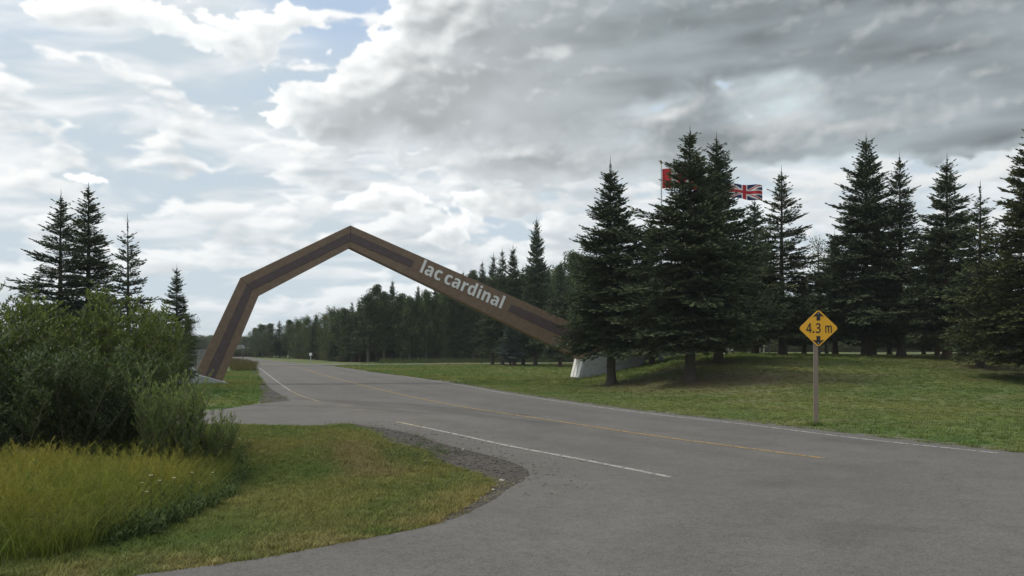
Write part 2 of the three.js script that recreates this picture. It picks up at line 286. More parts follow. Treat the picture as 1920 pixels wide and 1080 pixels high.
// --- gravel shoulder, lanes
const gravelTex = speckle(512, 51, ([a, b, c, d]) => { const v = .72 + .34 * a + .22 * b + .1 * c; return [v * 1.02, v, v * .95]; });
gravelTex.repeat.set(1 / 2.6, 1 / 2.6);
const gravelMat = mat(0xffffff, { vertexColors: true, map: gravelTex, bumpMap: gravelTex, bumpScale: .015, roughness: .95 });
const gravelPaint = (x, d) => { const n = fbm(noise2, x * .8, d * .8, 3), pale = smooth(fbm(noiseB, x * .7 + 3, d * .7, 3), .0, .6) * bump(x, d, -.55, 11.1, 1.1); return [lerp(.074 * (1 + .3 * n), .15, pale * .7), lerp(.066 * (1 + .3 * n), .13, pale * .7), lerp(.060 * (1 + .3 * n), .10, pale * .7)]; };
const gravelOuter = smoothLine(fromPixels([[655, 798], [700, 812], [735, 832], [770, 838], [800, 846], [828, 866], [870, 880], [915, 896], [930, 910], [915, 925], [880, 948], [825, 976]]), 60);
const gravel = [...gravelOuter, ...smoothLine(fromPixels([[832, 980], [915, 947], [960, 914], [986, 901], [995, 888], [970, 871], [920, 856], [828, 832], [760, 811], [680, 798]]), 60)];
structure('gravel_shoulder', flatSheet(gravel, .006, () => .4, gravelPaint), gravelMat, 'dark gravel shoulder at the rounded corner of the near lawn');
const gravelLeft = [...fromPixels([[545, 752], [505, 727.5], [487, 708], [471, 689], [468, 689], [479, 706], [485, 722], [489, 740], [486, 756]])];
structure('gravel_shoulder', flatSheet(gravelLeft, .006, () => .5, gravelPaint), gravelMat, 'dark gravel shoulder left of the road beyond the lane');
{
  const out = rightEdge.filter(([x, d]) => d < 70 && d > 4);
  structure('gravel_shoulder', ribbon(out, 1.0, .007), mat(lin(.15, .14, .118), { map: gravelTex, roughness: .95 }), 'narrow pale gravel edge between the road and the right lawn');
}
const overLand = (lift) => (x, d) => height(x, d) + lift;
function lane(pts, width, label, color = lin(.19, .18, .165)) { return structure('gravel_lane', ribbon(smoothLine(pts, 60), width, overLand(.035)), mat(color, { map: gravelTex, roughness: .92 }), label); }
lane([[-27, 88], [-20, 89.5], [-12, 91.8], [-4, 94.5], [6, 99.5], [16, 104], [30, 112]], 5.2, 'pale lane leading right from the road past the dark wood');
lane([[29.5, 68], [33, 71.5], [37, 74], [43, 76]], 3.6, 'pale lane glimpsed between the trunks of the right spruces');
lane([[15, 82], [20, 84], [24, 86]], 3.4, 'pale lane behind the mound under the flag spruces');
lane([[-23.5, 70], [-30, 71.5], [-40, 73]], 2.6, 'narrow pale drive leaving the road left beyond the arch');
lane([[52, 56], [60, 62], [74, 66]], 2, 'pale lane at the far right behind the trees');
// ---------------------------------------------------------------- the welcome arch
const font = await new FontLoader().loadAsync('fonts/droid/droid_sans_bold.typeface.json');
const ARCH = [-14.4, 43.7], TURN = 18 * Math.PI / 180;
const onArch = (px, py, front) => {                 // metres along the arch and up, on the plane `front` metres before its middle
  const ox = ARCH[0] + Math.sin(TURN) * front, od = ARCH[1] - Math.cos(TURN) * front, k = (px - 960) / F;
  const s = (k * od - ox) / (Math.cos(TURN) - k * Math.sin(TURN)), d = od + s * Math.sin(TURN);
  return [s, EYE + (HORIZON - py) / F * d];
};
const plate = (pts, z0, z1, bevel = .012) => {
  const s = new THREE.Shape(pts.map(p => new THREE.Vector2(p[0], p[1])));
  const g = new THREE.ExtrudeGeometry(s, { depth: z1 - z0 - 2 * bevel, bevelEnabled: bevel > 0, bevelThickness: bevel, bevelSize: bevel, bevelOffset: -bevel, bevelSegments: 1 });
  g.translate(0, 0, z0 + bevel); return g;
};
const sheetNoise = speckle(512, 61, ([a, b, c, d, e, f]) => { const v = .86 + .02 * a + .03 * c + .07 * e + .13 * f; return [v, v, v]; });
const paintTex = sheetNoise.clone(); paintTex.needsUpdate = true; paintTex.repeat.set(.45, .45);
const concTex = speckle(512, 62, ([a, b, c, d, e, f]) => { const v = .80 + .08 * a + .07 * b + .06 * d + .09 * e + .1 * f; return [v, v, v]; }); concTex.repeat.set(.7, .7);
const brown = mat(lin(.222, .150, .100), { map: paintTex, roughness: .62 }), stripeMat = mat(lin(.098, .068, .070), { map: paintTex, roughness: .6 }), white = mat(lin(.78, .79, .78), { roughness: .5 }), concrete = mat(lin(.45, .47, .475), { map: concTex, bumpMap: concTex, bumpScale: .006, roughness: .85 });
{
  const T = .34, arch = thing('welcome_arch', 'angular brown arch with dark stripe and white lettering spanning the road on concrete feet', 'arch', ARCH[0], 0, -ARCH[1], TURN);
  const A = (x, y) => onArch(x, y, T), gap = (p, q, t) => [lerp(p[0], q[0], t), lerp(p[1], q[1], t)];
  const co = A(450.5, 521), ci = A(485.5, 554), po = A(657, 422.5), pi = A(656.5, 464.3);
  const legOut = A(368, 697), legIn = A(414, 722), endOut = A(1180, 652.5), endIn = A(1108, 683);
  const e = .003, shift = (p, dx) => [p[0] + dx, p[1]];
  mesh('leg', plate([legOut, legIn, shift(ci, -e), shift(co, -e)], -T, T), brown, arch);
  mesh('rafter', plate([shift(co, e), shift(ci, e), shift(pi, -e), shift(po, -e)], -T, T), brown, arch);
  mesh('rafter', plate([shift(po, e), shift(pi, e), endIn, endOut], -T, T), brown, arch);
  const S = (x, y) => onArch(x, y, T + .02), strip = pts => mesh('stripe', plate(pts.map(p => S(...p)), T + .002, T + .022, .004), stripeMat, arch);
  strip([[385, 703], [402, 711], [473.5, 544], [462.7, 533]]);
  strip([[463.3, 532.6], [474, 543.6], [656.6, 452.2], [656.6, 435.8]]);
  strip([[657.2, 435.8], [657.2, 452.2], [770.5, 501], [777.5, 489.3]]);
  strip([[959.5, 570.5], [952.5, 583.5], [1104, 654], [1120, 640]]);
  // lettering: one letter, one plate
  const a = S(784.5, 509), b = S(941.5, 579.7), ang = Math.atan2(b[1] - a[1], b[0] - a[0]), text = 'lac cardinal', adv = ch => font.data.glyphs[ch].ha / font.data.resolution;
  const total = [...text].reduce((s, ch) => s + adv(ch) * (ch === ' ' ? .62 : 1), 0), size = .665, squeeze = Math.hypot(b[0] - a[0], b[1] - a[1]) / (total * size);
  let run = 0;
  for (const ch of text) {
    if (ch !== ' ') {
      const g = new TextGeometry(ch, { font, size, depth: .035, curveSegments: 8, bevelEnabled: true, bevelSize: .003, bevelThickness: .004, bevelSegments: 1 });
      g.scale(squeeze, 1, 1);
      const m = mesh('letter', g, white, arch); m.rotation.z = ang; m.position.set(a[0] + Math.cos(ang) * run, a[1] + Math.sin(ang) * run, T + .002);
    }
    run += adv(ch) * (ch === ' ' ? .62 : 1) * size * squeeze;
  }
  // concrete feet
  const K = .66, C = (x, y) => onArch(x, y, K);
  const right = [[1087, 713], [1096, 671.7], [1113, 667.3], [1155, 656.5], [1164.5, 640.5], [1206, 641.5], [1222, 668], [1195, 690]].map(p => C(...p));
  mesh('concrete_foot', plate(right, -K, K, .03), concrete, arch);
  { const [p, q] = [C(1087.4, 708), C(1095.8, 673.4)], L = Math.hypot(q[0] - p[0], q[1] - p[1]), tilt = Math.atan2(-(q[0] - p[0]), q[1] - p[1]);
    for (const z of [-.43, 0, .43]) { const g = new RoundedBoxGeometry(.05, L, z ? .36 : .34, 1, .015), m = mesh('sunlit_end_face', g, mat(lin(.80, .81, .78), { map: concTex, roughness: .8 }), arch); m.rotation.z = tilt; m.position.set((p[0] + q[0]) / 2 - .04, (p[1] + q[1]) / 2, z); } }  // much paler than the concrete: sunlight on the foot's end put into the colour
  const left = [[318, 735], [334, 694], [355.5, 682.5], [365.5, 694], [370, 702.5], [390, 707], [416, 714.5], [430.5, 720], [430.5, 731]].map(p => C(...p));
  mesh('concrete_foot', plate(left, -K, K, .03), concrete, arch);
}
// ---------------------------------------------------------------- clearance sign
{
  const d = 20.5, x = (1534.5 - 960) / F * d, s = thing('clearance_sign', 'yellow diamond height clearance sign reading 4.3 m on a square wooden post', 'road sign', x, 0, -d, -.30);
  const wood = speckle(256, 71, ([a, b, c, d2, e, f], X, Y) => { const v = .72 + .10 * a + .10 * b + .1 * Math.sin(X * .55 + 2 * e) + .12 * d2; return [v, v * .98, v * .96]; }); wood.repeat.set(4, .8);
  const post = new RoundedBoxGeometry(.104, 2.46, .104, 2, .008); const m = mesh('post', post, mat(lin(.30, .255, .21), { map: wood, roughness: .9 }), s); m.position.set(-.055, 1.14, -.075); m.rotation.z = .004;
  const cy = EYE + (HORIZON - 615.5) / F * d, h = .425, r = .03;
  const dia = (R, rad) => { const q = new THREE.Shape(), c = [[0, R], [-R, 0], [0, -R], [R, 0]]; c.forEach((p, i) => { const a = c[(i + 3) % 4], b = c[(i + 1) % 4], t = rad / R, P = [lerp(p[0], a[0], t), lerp(p[1], a[1], t)], Q = [lerp(p[0], b[0], t), lerp(p[1], b[1], t)]; i ? q.lineTo(...P) : q.moveTo(...P); q.quadraticCurveTo(p[0], p[1], ...Q); }); q.closePath(); return q; };
  const face = new THREE.ExtrudeGeometry(dia(h, .05), { depth: .006, bevelEnabled: true, bevelSize: .002, bevelThickness: .002, bevelSegments: 1, curveSegments: 6 }); face.translate(0, 0, 0);
  mesh('sign_panel', face, mat(lin(.78, .40, .012), { roughness: .42 }), s).position.set(0, cy, -.008);
  const black = mat(lin(.012, .012, .013), { roughness: .5 });
  for (const k of [1, -1]) {
    const a = new THREE.Shape([[0, .385], [-.125, .262], [-.042, .272], [-.042, .175], [.042, .175], [.042, .272], [.125, .262]].map(p => new THREE.Vector2(p[0], p[1] * k)));
    const m2 = mesh('arrow', new THREE.ExtrudeGeometry(a, { depth: .002, bevelEnabled: false }), black, s); m2.position.set(0, cy, .002);
  }
  const thin = await new FontLoader().loadAsync('fonts/droid/droid_sans_regular.typeface.json');
  const place = { '4': -.262, '.': -.135, '3': -.062, 'm': .135 };
  for (const ch of ['4', '.', '3', 'm']) {
    const g = new TextGeometry(ch, { font: thin, size: .212, depth: .002, curveSegments: 6, bevelEnabled: true, bevelSize: .005, bevelThickness: .0005, bevelSegments: 1 }); g.scale(ch === 'm' ? .62 : .74, 1, 1);
    mesh(ch === '.' ? 'decimal_point' : ch === 'm' ? 'letter' : 'digit', g, black, s).position.set(place[ch], cy - .100, .003);
  }
  for (const y of [.335, -.335]) { const b = mesh('bolt', new THREE.CylinderGeometry(.011, .011, .008, 10), mat(lin(.6, .6, .6), { metalness: .6, roughness: .4 }), s); b.rotation.x = Math.PI / 2; b.position.set(0, cy + y, .006); }
}
// ---------------------------------------------------------------- flags
function canvas(w, h, draw) { const c = document.createElement('canvas'); c.width = w; c.height = h; draw(c.getContext('2d')); const t = new THREE.CanvasTexture(c); t.colorSpace = THREE.SRGBColorSpace; return t; }
function flag(px, top, flagTop, d, hgt, len, tex, what, poleLabel, sag, turn) {
  const x = (px - 960) / F * d, y0 = height(x, d), yTop = EYE + (HORIZON - top) / F * d, p = thing('flagpole', poleLabel, 'flagpole', x, y0, -d);
  const metal = mat(lin(.55, .56, .57), { metalness: .3, roughness: .45 });
  const pole = new THREE.CylinderGeometry(.035, .065, yTop - y0, 12); pole.translate(0, (yTop - y0) / 2, 0); mesh('pole', pole, metal, p);
  const ball = mesh('finial', new THREE.SphereGeometry(.07, 12, 8), mat(lin(.5, .4, .15), { metalness: .6, roughness: .35 }), p); ball.position.y = yTop - y0 + .05;
  const base = mesh('base_collar', new THREE.CylinderGeometry(.16, .2, .25, 14), concrete, p); base.position.y = .1;
  const fy = EYE + (HORIZON - flagTop) / F * d, g = new THREE.PlaneGeometry(len, hgt, 48, 20), q = g.attributes.position;
  for (let i = 0; i < q.count; i++) {
    const u = (q.getX(i) + len / 2) / len, v = (q.getY(i) + hgt / 2) / hgt, k = u * len;
    q.setXYZ(i, k * .965 + .05, v * hgt - hgt - sag * u * u * (1 + .3 * (1 - v)) + .05 * Math.sin(u * 8 + v) * u, .17 * Math.sin(k * 3.4 + v * .9) * Math.min(1, u * 3) + .05 * Math.sin(k * 8 - v * 2) * u);
  }
  g.computeVertexNormals();
  const f = thing('flag', what, 'flag', x, fy, -d, turn);
  mesh('flag_cloth', g, new THREE.MeshPhysicalMaterial({ map: tex, color: lin(.8, .8, .8), side: THREE.DoubleSide, roughness: .9, transmission: .25, thickness: 0 }), f);
  for (const yy of [-.06, -hgt + .06]) { const t = mesh('toggle', new THREE.TorusGeometry(.045, .01, 6, 12), metal, f); t.position.y = yy; t.rotation.x = Math.PI / 2; }
}
const redWhite = canvas(512, 256, c => {
  c.fillStyle = '#ece9e4'; c.fillRect(0, 0, 512, 256); c.fillStyle = '#c4202b'; c.fillRect(0, 0, 128, 256); c.fillRect(384, 0, 128, 256);
  c.beginPath(); const L = [[0, -100], [17, -66], [38, -78], [30, -32], [58, -60], [62, -44], [90, -48], [80, -20], [92, -12], [46, 26], [50, 42], [4, 36], [6, 88]]; L.forEach(([x, y], i) => c[i ? 'lineTo' : 'moveTo'](256 + x, 128 + y)); L.slice().reverse().forEach(([x, y]) => c.lineTo(256 - x, 128 + y)); c.closePath(); c.fill();
});
const blue = canvas(512, 256, c => { c.fillStyle = '#1d4a9a'; c.fillRect(0, 0, 512, 256); c.fillStyle = '#e8e4da'; c.beginPath(); c.moveTo(216, 66); c.lineTo(296, 66); c.lineTo(296, 140); c.quadraticCurveTo(290, 178, 256, 196); c.quadraticCurveTo(222, 178, 216, 140); c.fill(); c.fillStyle = '#b3242c'; c.fillRect(249, 68, 14, 36); c.fillRect(220, 80, 72, 13); c.fillStyle = '#7fb0d8'; c.fillRect(220, 106, 72, 22); c.fillStyle = '#3f7a3a'; c.fillRect(221, 128, 70, 18); c.fillStyle = '#d5a53a'; c.fillRect(224, 146, 64, 22); });
const cross = canvas(512, 256, c => {
  c.fillStyle = '#16245c'; c.fillRect(0, 0, 512, 256);
  const diag = (w, col, off = 0) => { c.strokeStyle = col; c.lineWidth = w; for (const [a, b, e, f, s] of [[0, 0, 256, 128, 1], [512, 256, 256, 128, 1], [0, 256, 256, 128, 1], [512, 0, 256, 128, 1]]) { const l = Math.hypot(e - a, f - b), nx = -(f - b) / l * off * s, ny = (e - a) / l * off * s; c.beginPath(); c.moveTo(a + nx, b + ny); c.lineTo(e + nx, f + ny); c.stroke(); } };
  diag(52, '#eeeeee'); diag(17, '#c02230', 8);
  c.fillStyle = '#eeeeee'; c.fillRect(213, 0, 86, 256); c.fillRect(0, 85, 512, 86); c.fillStyle = '#c02230'; c.fillRect(230, 0, 52, 256); c.fillRect(0, 102, 512, 52);
});
flag(1240, 307, 317, 50, 1.08, 2.1, redWhite, 'red and white flag on the leftmost pole half hidden by the double spruce', 'grey flagpole showing left of the tall double spruce', .18, -.25);
flag(1302, 326, 334, 54, .98, 2.0, blue, 'blue flag flying behind the tall double spruce', 'grey flagpole hidden behind the double spruce, middle of three', .2, -.2);
flag(1362, 337, 344.5, 58, .92, 2.25, cross, 'red, white and navy crossed flag flying right of the double spruce', 'grey flagpole hidden behind the double spruce, rightmost of three', .22, -.15);
// ---------------------------------------------------------------- small far things
{
  const d = 93, [x] = [(582.5 - 960) / F * d], s = thing('marker_sign', 'small white marker sign on a thin post beside the far road edge', 'road sign', x, 0, -d, .1);
  const grey = mat(lin(.42, .43, .44), { roughness: .6, metalness: .2 });
  const p = new THREE.CylinderGeometry(.035, .035, 1.1, 8); p.translate(0, .5, 0); mesh('post', p, grey, s);
  const q = new RoundedBoxGeometry(.30, .27, .02, 2, .009); mesh('sign_panel', q, mat(lin(.72, .73, .74), { roughness: .5 }), s).position.set(0, 1.02, .05);
}
{
  const d = 100, x = (456 - 960) / F * d, s = thing('roadside_post', 'thin dark post left of the far end of the road', 'post', x, 0, -d);
  const p = new THREE.CylinderGeometry(.04, .05, 1.7, 8); p.translate(0, .8, 0); mesh('post', p, mat(lin(.09, .09, .09)), s);
  mesh('sign_plate', new RoundedBoxGeometry(.02, .4, .3, 1, .006), mat(lin(.12, .12, .12), { metalness: .3 }), s).position.set(.06, 1.4, 0);
}
{
  const d = 52, x0 = (354 - 960) / F * d, s = thing('board_fence', 'short grey weathered board fence behind the left leg of the arch', 'fence', x0, 0, -d, .25);
  const r = rng(3); let x = 0;
  for (let i = 0; i < 8; i++) { const w = .13 + .02 * r(), h = 1.62 + .07 * r(), g = new RoundedBoxGeometry(w, h, .024, 1, .006), b = mesh('board', g, mat(lin(.27, .26, .27).multiplyScalar(.85 + .3 * r()), { map: paintTex, roughness: .92 }), s); b.position.set(x + w / 2, h / 2 - .03, 0); b.rotation.z = (r() - .5) * .012; x += w + .014; }
  for (const y of [.35, 1.3]) mesh('rail', new RoundedBoxGeometry(x, .09, .04, 1, .008), mat(lin(.22, .21, .21)), s).position.set(x / 2, y, -.036);
}
{
  const d = 172, x = (441 - 960) / F * d, s = thing('grey_shed', 'pale grey shed with a low roof beyond the far end of the road', 'shed', x, 0, -d, .2); s.scale.setScalar(.66);
  const w = mesh('wall', new RoundedBoxGeometry(4.6, 2.1, 4, 1, .02), mat(lin(.34, .36, .38), { map: paintTex }), s); w.position.y = 1.0;
  const sh = new THREE.Shape([[-2.7, 0], [2.7, 0], [2.0, 1.1], [-2.0, 1.1]].map(p => new THREE.Vector2(...p))), rf = new THREE.ExtrudeGeometry(sh, { depth: 4.4, bevelEnabled: true, bevelSize: .03, bevelThickness: .03, bevelSegments: 1 }); rf.translate(0, 2.06, -2.2);
  mesh('roof', rf, mat(lin(.30, .31, .32), { map: concTex }), s);
  for (const X of [-1.2, 1.1]) { const f = mesh('window', new RoundedBoxGeometry(1.0, .9, .08, 1, .02), mat(lin(.6, .6, .6)), s); f.position.set(X, 1.15, 2.0); mesh('pane', new THREE.BoxGeometry(.8, .7, .04), mat(lin(.03, .035, .04), { roughness: .1 }), f).position.z = .04; }
}
{
  const d = 168, x = (468 - 960) / F * d, s = thing('red_shed', 'small reddish shed right of the grey shed at the road end', 'shed', x, 0, -d, -.15);
  mesh('wall', new RoundedBoxGeometry(1.5, 1.2, 1.5, 1, .02), mat(lin(.30, .13, .10), { map: paintTex }), s).position.y = .6;
  const sh = new THREE.Shape([[-.9, 0], [.9, 0], [0, .55]].map(p => new THREE.Vector2(...p))), rf = new THREE.ExtrudeGeometry(sh, { depth: 1.7, bevelEnabled: false }); rf.translate(0, 1.19, -.85); mesh('roof', rf, mat(lin(.26, .15, .13)), s);
  mesh('door', new RoundedBoxGeometry(.6, .9, .06, 1, .02), mat(lin(.62, .62, .6)), s).position.set(.3, .46, .76);
}
{
  const d = 78, x = (1368.5 - 960) / F * d, y = height(x, d), s = thing('utility_box', 'small pale box on the grass behind the mound', 'utility box', x, y, -d, .3);
  mesh('cabinet', new RoundedBoxGeometry(.42, .52, .34, 2, .02), mat(lin(.62, .62, .58), { map: concTex, roughness: .6 }), s).position.y = .26;
  mesh('lid', new RoundedBoxGeometry(.47, .06, .39, 2, .02), mat(lin(.66, .66, .62), { roughness: .6 }), s).position.y = .55;
}
for (const [px, d, lean, label] of [[1426, 66, .02, 'pale thin post behind the mound, leftmost of three'], [1432.5, 68, -.04, 'pale thin post behind the mound, middle of three'], [1441, 64, -.09, 'pale leaning post behind the mound, rightmost of three']]) {
  const x = (px - 960) / F * d, s = thing('pale_post', label, 'post', x, height(x, d) - .05, -d, 0, 'pale posts behind the mound'); s.rotation.z = lean;
  const p = new THREE.CylinderGeometry(.045, .06, .95, 9); p.translate(0, .47, 0); mesh('post', p, mat(lin(.42, .40, .36), { map: paintTex, roughness: .9 }), s);
  const c = mesh('post_cap', new THREE.SphereGeometry(.048, 9, 6), mat(lin(.38, .36, .33)), s); c.position.y = .95;
}
// ---------------------------------------------------------------- trees
const V = (x, y, z) => [x, y, z];
const add = (a, b, k = 1) => [a[0] + b[0] * k, a[1] + b[1] * k, a[2] + b[2] * k];
const unit = a => { const l = Math.hypot(...a) || 1; return [a[0] / l, a[1] / l, a[2] / l]; };
const crossOf = (a, b) => [a[1] * b[2] - a[2] * b[1], a[2] * b[0] - a[0] * b[2], a[0] * b[1] - a[1] * b[0]];
const tint = (c, k) => [c[0] * k, c[1] * k, c[2] * k];
const mix3 = (a, b, t) => [lerp(a[0], b[0], t), lerp(a[1], b[1], t), lerp(a[2], b[2], t)];
function spike(T, p, dir, len, w, up, col) {        // one flat needle spray or leaf
  const s = unit(crossOf(dir, up)), q = add(p, dir, len), m = add(p, dir, len * .38);
  T.tri(add(m, s, w), q, add(m, s, -w), col); T.tri(add(m, s, -w), p, add(m, s, w), col);
}
function limb(T, pts, r0, r1, sides, col) {         // a tapering round limb along points
  const rings = pts.map((p, i) => {
    const a = pts[Math.max(0, i - 1)], b = pts[Math.min(pts.length - 1, i + 1)], t = unit([b[0] - a[0], b[1] - a[1], b[2] - a[2]]), u = unit(crossOf(t, Math.abs(t[1]) > .9 ? [1, 0, 0] : [0, 1, 0])), v = crossOf(t, u), r = lerp(r0, r1, i / (pts.length - 1));
    return Array.from({ length: sides }, (_, k) => { const g = k / sides * 2 * Math.PI; return add(add(p, u, Math.cos(g) * r), v, Math.sin(g) * r); });
  });
  for (let i = 1; i < rings.length; i++) for (let k = 0; k < sides; k++) { const n = (k + 1) % sides; T.quad(rings[i - 1][k], rings[i - 1][n], rings[i][n], rings[i][k], col); }
}
const barkTex = speckle(256, 81, ([a, b, c, d, e, f]) => { const v = .72 + .18 * a + .16 * b + .12 * c; return [v, v * .99, v * .97]; });
function trunkGeometry(r, H, top, rBase, flare, sway = .06) {
  const g = new THREE.CylinderGeometry(.5, .5, 1, 12, 26, false), q = g.attributes.position;
  for (let i = 0; i < q.count; i++) {
    const t = q.getY(i) + .5, a = Math.atan2(q.getZ(i), q.getX(i)), on = Math.hypot(q.getX(i), q.getZ(i)) > .01;
    const R = on ? (lerp(rBase, .015, Math.pow(t, .9)) + flare * Math.exp(-t * H / .22) * (1 + .3 * Math.sin(a * 5 + r * 9))) * (1 + .08 * noise3(Math.cos(a) * 2, t * H * 1.4, Math.sin(a) * 2 + r * 20)) : 0;
    q.setXYZ(i, Math.cos(a) * R + sway * Math.sin(t * 5 + r * 7) * t * (1 - t), t * top - .12, Math.sin(a) * R + sway * Math.cos(t * 4 + r * 5) * t * (1 - t));
  }
  g.computeVertexNormals(); return g;
}
function spruceCrown(seed, o) {
  const { H = 10, R = 2.1, cb = .9, gap = .25, full = 1, green = [.060, .086, .046], young = [.098, .128, .060], lean = 0 } = o;
  const r = rng(seed), T = new Tris(), bark = [.07, .058, .048];
  const twig = (p, dir, len, col, tipCol) => {
    const fine = 1 - .42 * smooth(p[1] / H, .8, 1);
    const up = unit([.4 * (r() - .5), 1, .4 * (r() - .5)]), side = unit(crossOf(dir, up));
    const n = Math.max(2, Math.round(len / .060));
    for (let i = 0; i <= n; i++) {
      const t = i / n, q = add(p, dir, len * t), l = (.10 + .06 * r()) * fine, c = tint(mix3(col, tipCol, t * t), .8 + .4 * r());
      for (const s of [-1, 1]) spike(T, q, unit(add(add(dir, side, s * (.65 + .5 * r())), up, (r() - .35) * .9)), l, .026, unit([up[0] + (r() - .5) * 1.6, up[1], up[2] + (r() - .5) * 1.6]), c);
      if (i === n) spike(T, q, dir, l * 1.2, .026, side, c);
    }
  };
  for (let i = 0; i < 16; i++) { const a = r() * 6.28, yy = cb * (.45 + .65 * r()), l = .25 + .75 * r(), dn = -.1 - .35 * r(); limb(T, [[0, yy, 0], [Math.cos(a) * l * .6, yy + dn * l * .5, Math.sin(a) * l * .6], [Math.cos(a + .2) * l, yy + dn * l * 1.1, Math.sin(a + .2) * l]], .012, .003, 3, tint([.085, .076, .068], .8 + .4 * r())); }
  let y = cb;
  while (y < H - .42) {
    const t = (y - cb) / (H - cb), reach = R * (.80 * Math.pow(1 - t, .92) + .20 * Math.sqrt(1 - t) * (1 - t)) * (t < .14 ? .62 + 2.7 * t : 1) * (.92 + .16 * noise2(seed, y * .9)), n = Math.round((5.4 + 2.2 * r()) * full + (t < .6 ? 2 : 0));
    const turn = r() * 6.28;
    for (let k = 0; k < n; k++) {
      if (r() < .07 + .06 * t) continue;
      const az = turn + (k + .7 * (r() - .5)) / n * 6.283, clump = .86 + .42 * noise2(Math.cos(az) * 1.6 + seed, y * .55 + Math.sin(az) * 1.6), L = Math.max(.16, 1.2 * reach * (r() < .13 ? 1.22 : .66 + .42 * r()) * clump * (1 + lean * Math.cos(az))), p0 = lerp(-.12, .85, Math.pow(t, 1.7)) + (r() - .5) * .24, droop = lerp(.30, .02, t) * (.6 + .8 * r());
      const h = [Math.cos(az), 0, Math.sin(az)], yy = y + (r() - .5) * gap, at = s => { const f = s / L; return [h[0] * s * Math.cos(p0), yy + s * Math.sin(p0) - droop * L * f * f * .9 + .16 * L * f * f * f, h[2] * s * Math.cos(p0)]; };
      if (L > .35) limb(T, [0, .5, 1].map(f => at(L * f)), .006 + .011 * L, .004, 3, bark);
      const shade = tint(mix3(green, young, .35 * r()), .82 + .36 * r()), tip = tint(young, .9 + .3 * r());
      const step = .105 / Math.sqrt(full);
      for (let s = Math.min(.22, L * .2); s < L; s += step) {
        const a = at(s), b = at(s + .02), dir = unit([b[0] - a[0], b[1] - a[1], b[2] - a[2]]), side = unit(crossOf(dir, [0, 1, 0]));
        const len = Math.min(.70, .13 + .55 * (L - s)) * (.65 + .55 * r()) * (1 - .5 * smooth(t, .72, 1));
        for (const sg of [-1, 1]) { if (r() < .1) continue; twig(a, unit(add(add(dir, side, sg * (.8 + .35 * r())), [0, -1, 0], -.12 + .5 * r() * (1 - t))), len, shade, tip); }
        if (r() < .4) twig(a, unit(add(dir, [0, 1, 0], .5 + .6 * r())), len * .5, shade, tip);
        if (r() < .35 * (1 - t)) twig(a, unit(add(dir, [0, -1, 0], .7)), len * .7, shade, tip);
      }
      twig(at(L), unit(add(h, [0, 1, 0], .25 + .5 * t)), .12 + .14 * r(), shade, tip);
    }
    y += gap * (.75 + .5 * r()) * lerp(1, .78, t);
  }
  for (let i = 0; i < 7; i++) twig([0, H - .62 + i * .08, 0], unit([.35 * (r() - .5), 1, .35 * (r() - .5)]), .08, green, young);
  spike(T, [0, H - .1, 0], [0, 1, 0], .42, .012, [1, 0, 0], tint(young, .9)); spike(T, [0, H - .2, 0], [0, 1, 0], .62, .014, [0, 0, 1], tint(bark, 1.1));
  for (let i = 0; i < 4; i++) spike(T, [0, H - .25 + .05 * i, 0], unit([Math.cos(i * 1.9), .9, Math.sin(i * 1.9)]), .22, .01, [0, 1, 0], young);
  return T.build();
}
const crownMat = mat(lin(.80, .80, .80), { vertexColors: true, side: THREE.DoubleSide, roughness: .9 });
const crownTints = [[.80, .80, .78], [.70, .72, .70], [.86, .82, .70], [.72, .78, .80], [.78, .76, .66], [.66, .70, .64]].map(c => { const m = crownMat.clone(); m.color.setRGB(...c); return m; });
let planted = 0;
const barkMat = c => mat(c, { map: barkTex, bumpMap: barkTex, bumpScale: .02, roughness: .95 });
const greyBark = barkMat(lin(.115, .098, .085)), redBark = barkMat(lin(.155, .095, .068)), paleBark = barkMat(lin(.13, .118, .10));
barkTex.repeat.set(3, 9);
function makeSpruce(seed, o, bark = greyBark) {     // a prototype: crown and trunk, placed by copies
  const crown = spruceCrown(seed, o), trunk = trunkGeometry(seed * .37, o.H, o.H - .3, .018 * o.H, .09);
  return { H: o.H, R: o.R, parts: [['trunk', trunk, bark], ['crown', crown, crownMat]] };
}
const spruces = {
  broad: makeSpruce(101, { H: 10, R: 2.5, cb: 1.25, full: 1.1 }),
  footed: makeSpruce(109, { H: 10, R: 2.3, cb: 1.75, full: 1.12, gap: .25 }),
  heavy: makeSpruce(102, { H: 10, R: 2.75, cb: 1.65, full: 1.12, gap: .27, green: [.060, .088, .052], young: [.100, .132, .070] }),
  slim: makeSpruce(103, { H: 10, R: 1.85, cb: 1.3, full: .92, gap: .29 }),
  ragged: makeSpruce(104, { H: 9, R: 2.1, cb: 1.2, full: .78, gap: .33 }),
  even: makeSpruce(105, { H: 10, R: 2.25, cb: 1.35, full: 1.0, gap: .25 }, redBark),
  sparse: makeSpruce(106, { H: 8, R: 1.75, cb: 1.0, full: .62, gap: .36 }),
  olive: makeSpruce(107, { H: 10, R: 2.7, cb: 1.1, full: 1.15, gap: .27, green: [.066, .086, .038], young: [.106, .124, .046] }),
  bluish: makeSpruce(108, { H: 6, R: 1.5, cb: .8, full: 1.1, gap: .24, green: [.085, .120, .105], young: [.12, .16, .135] }),
};
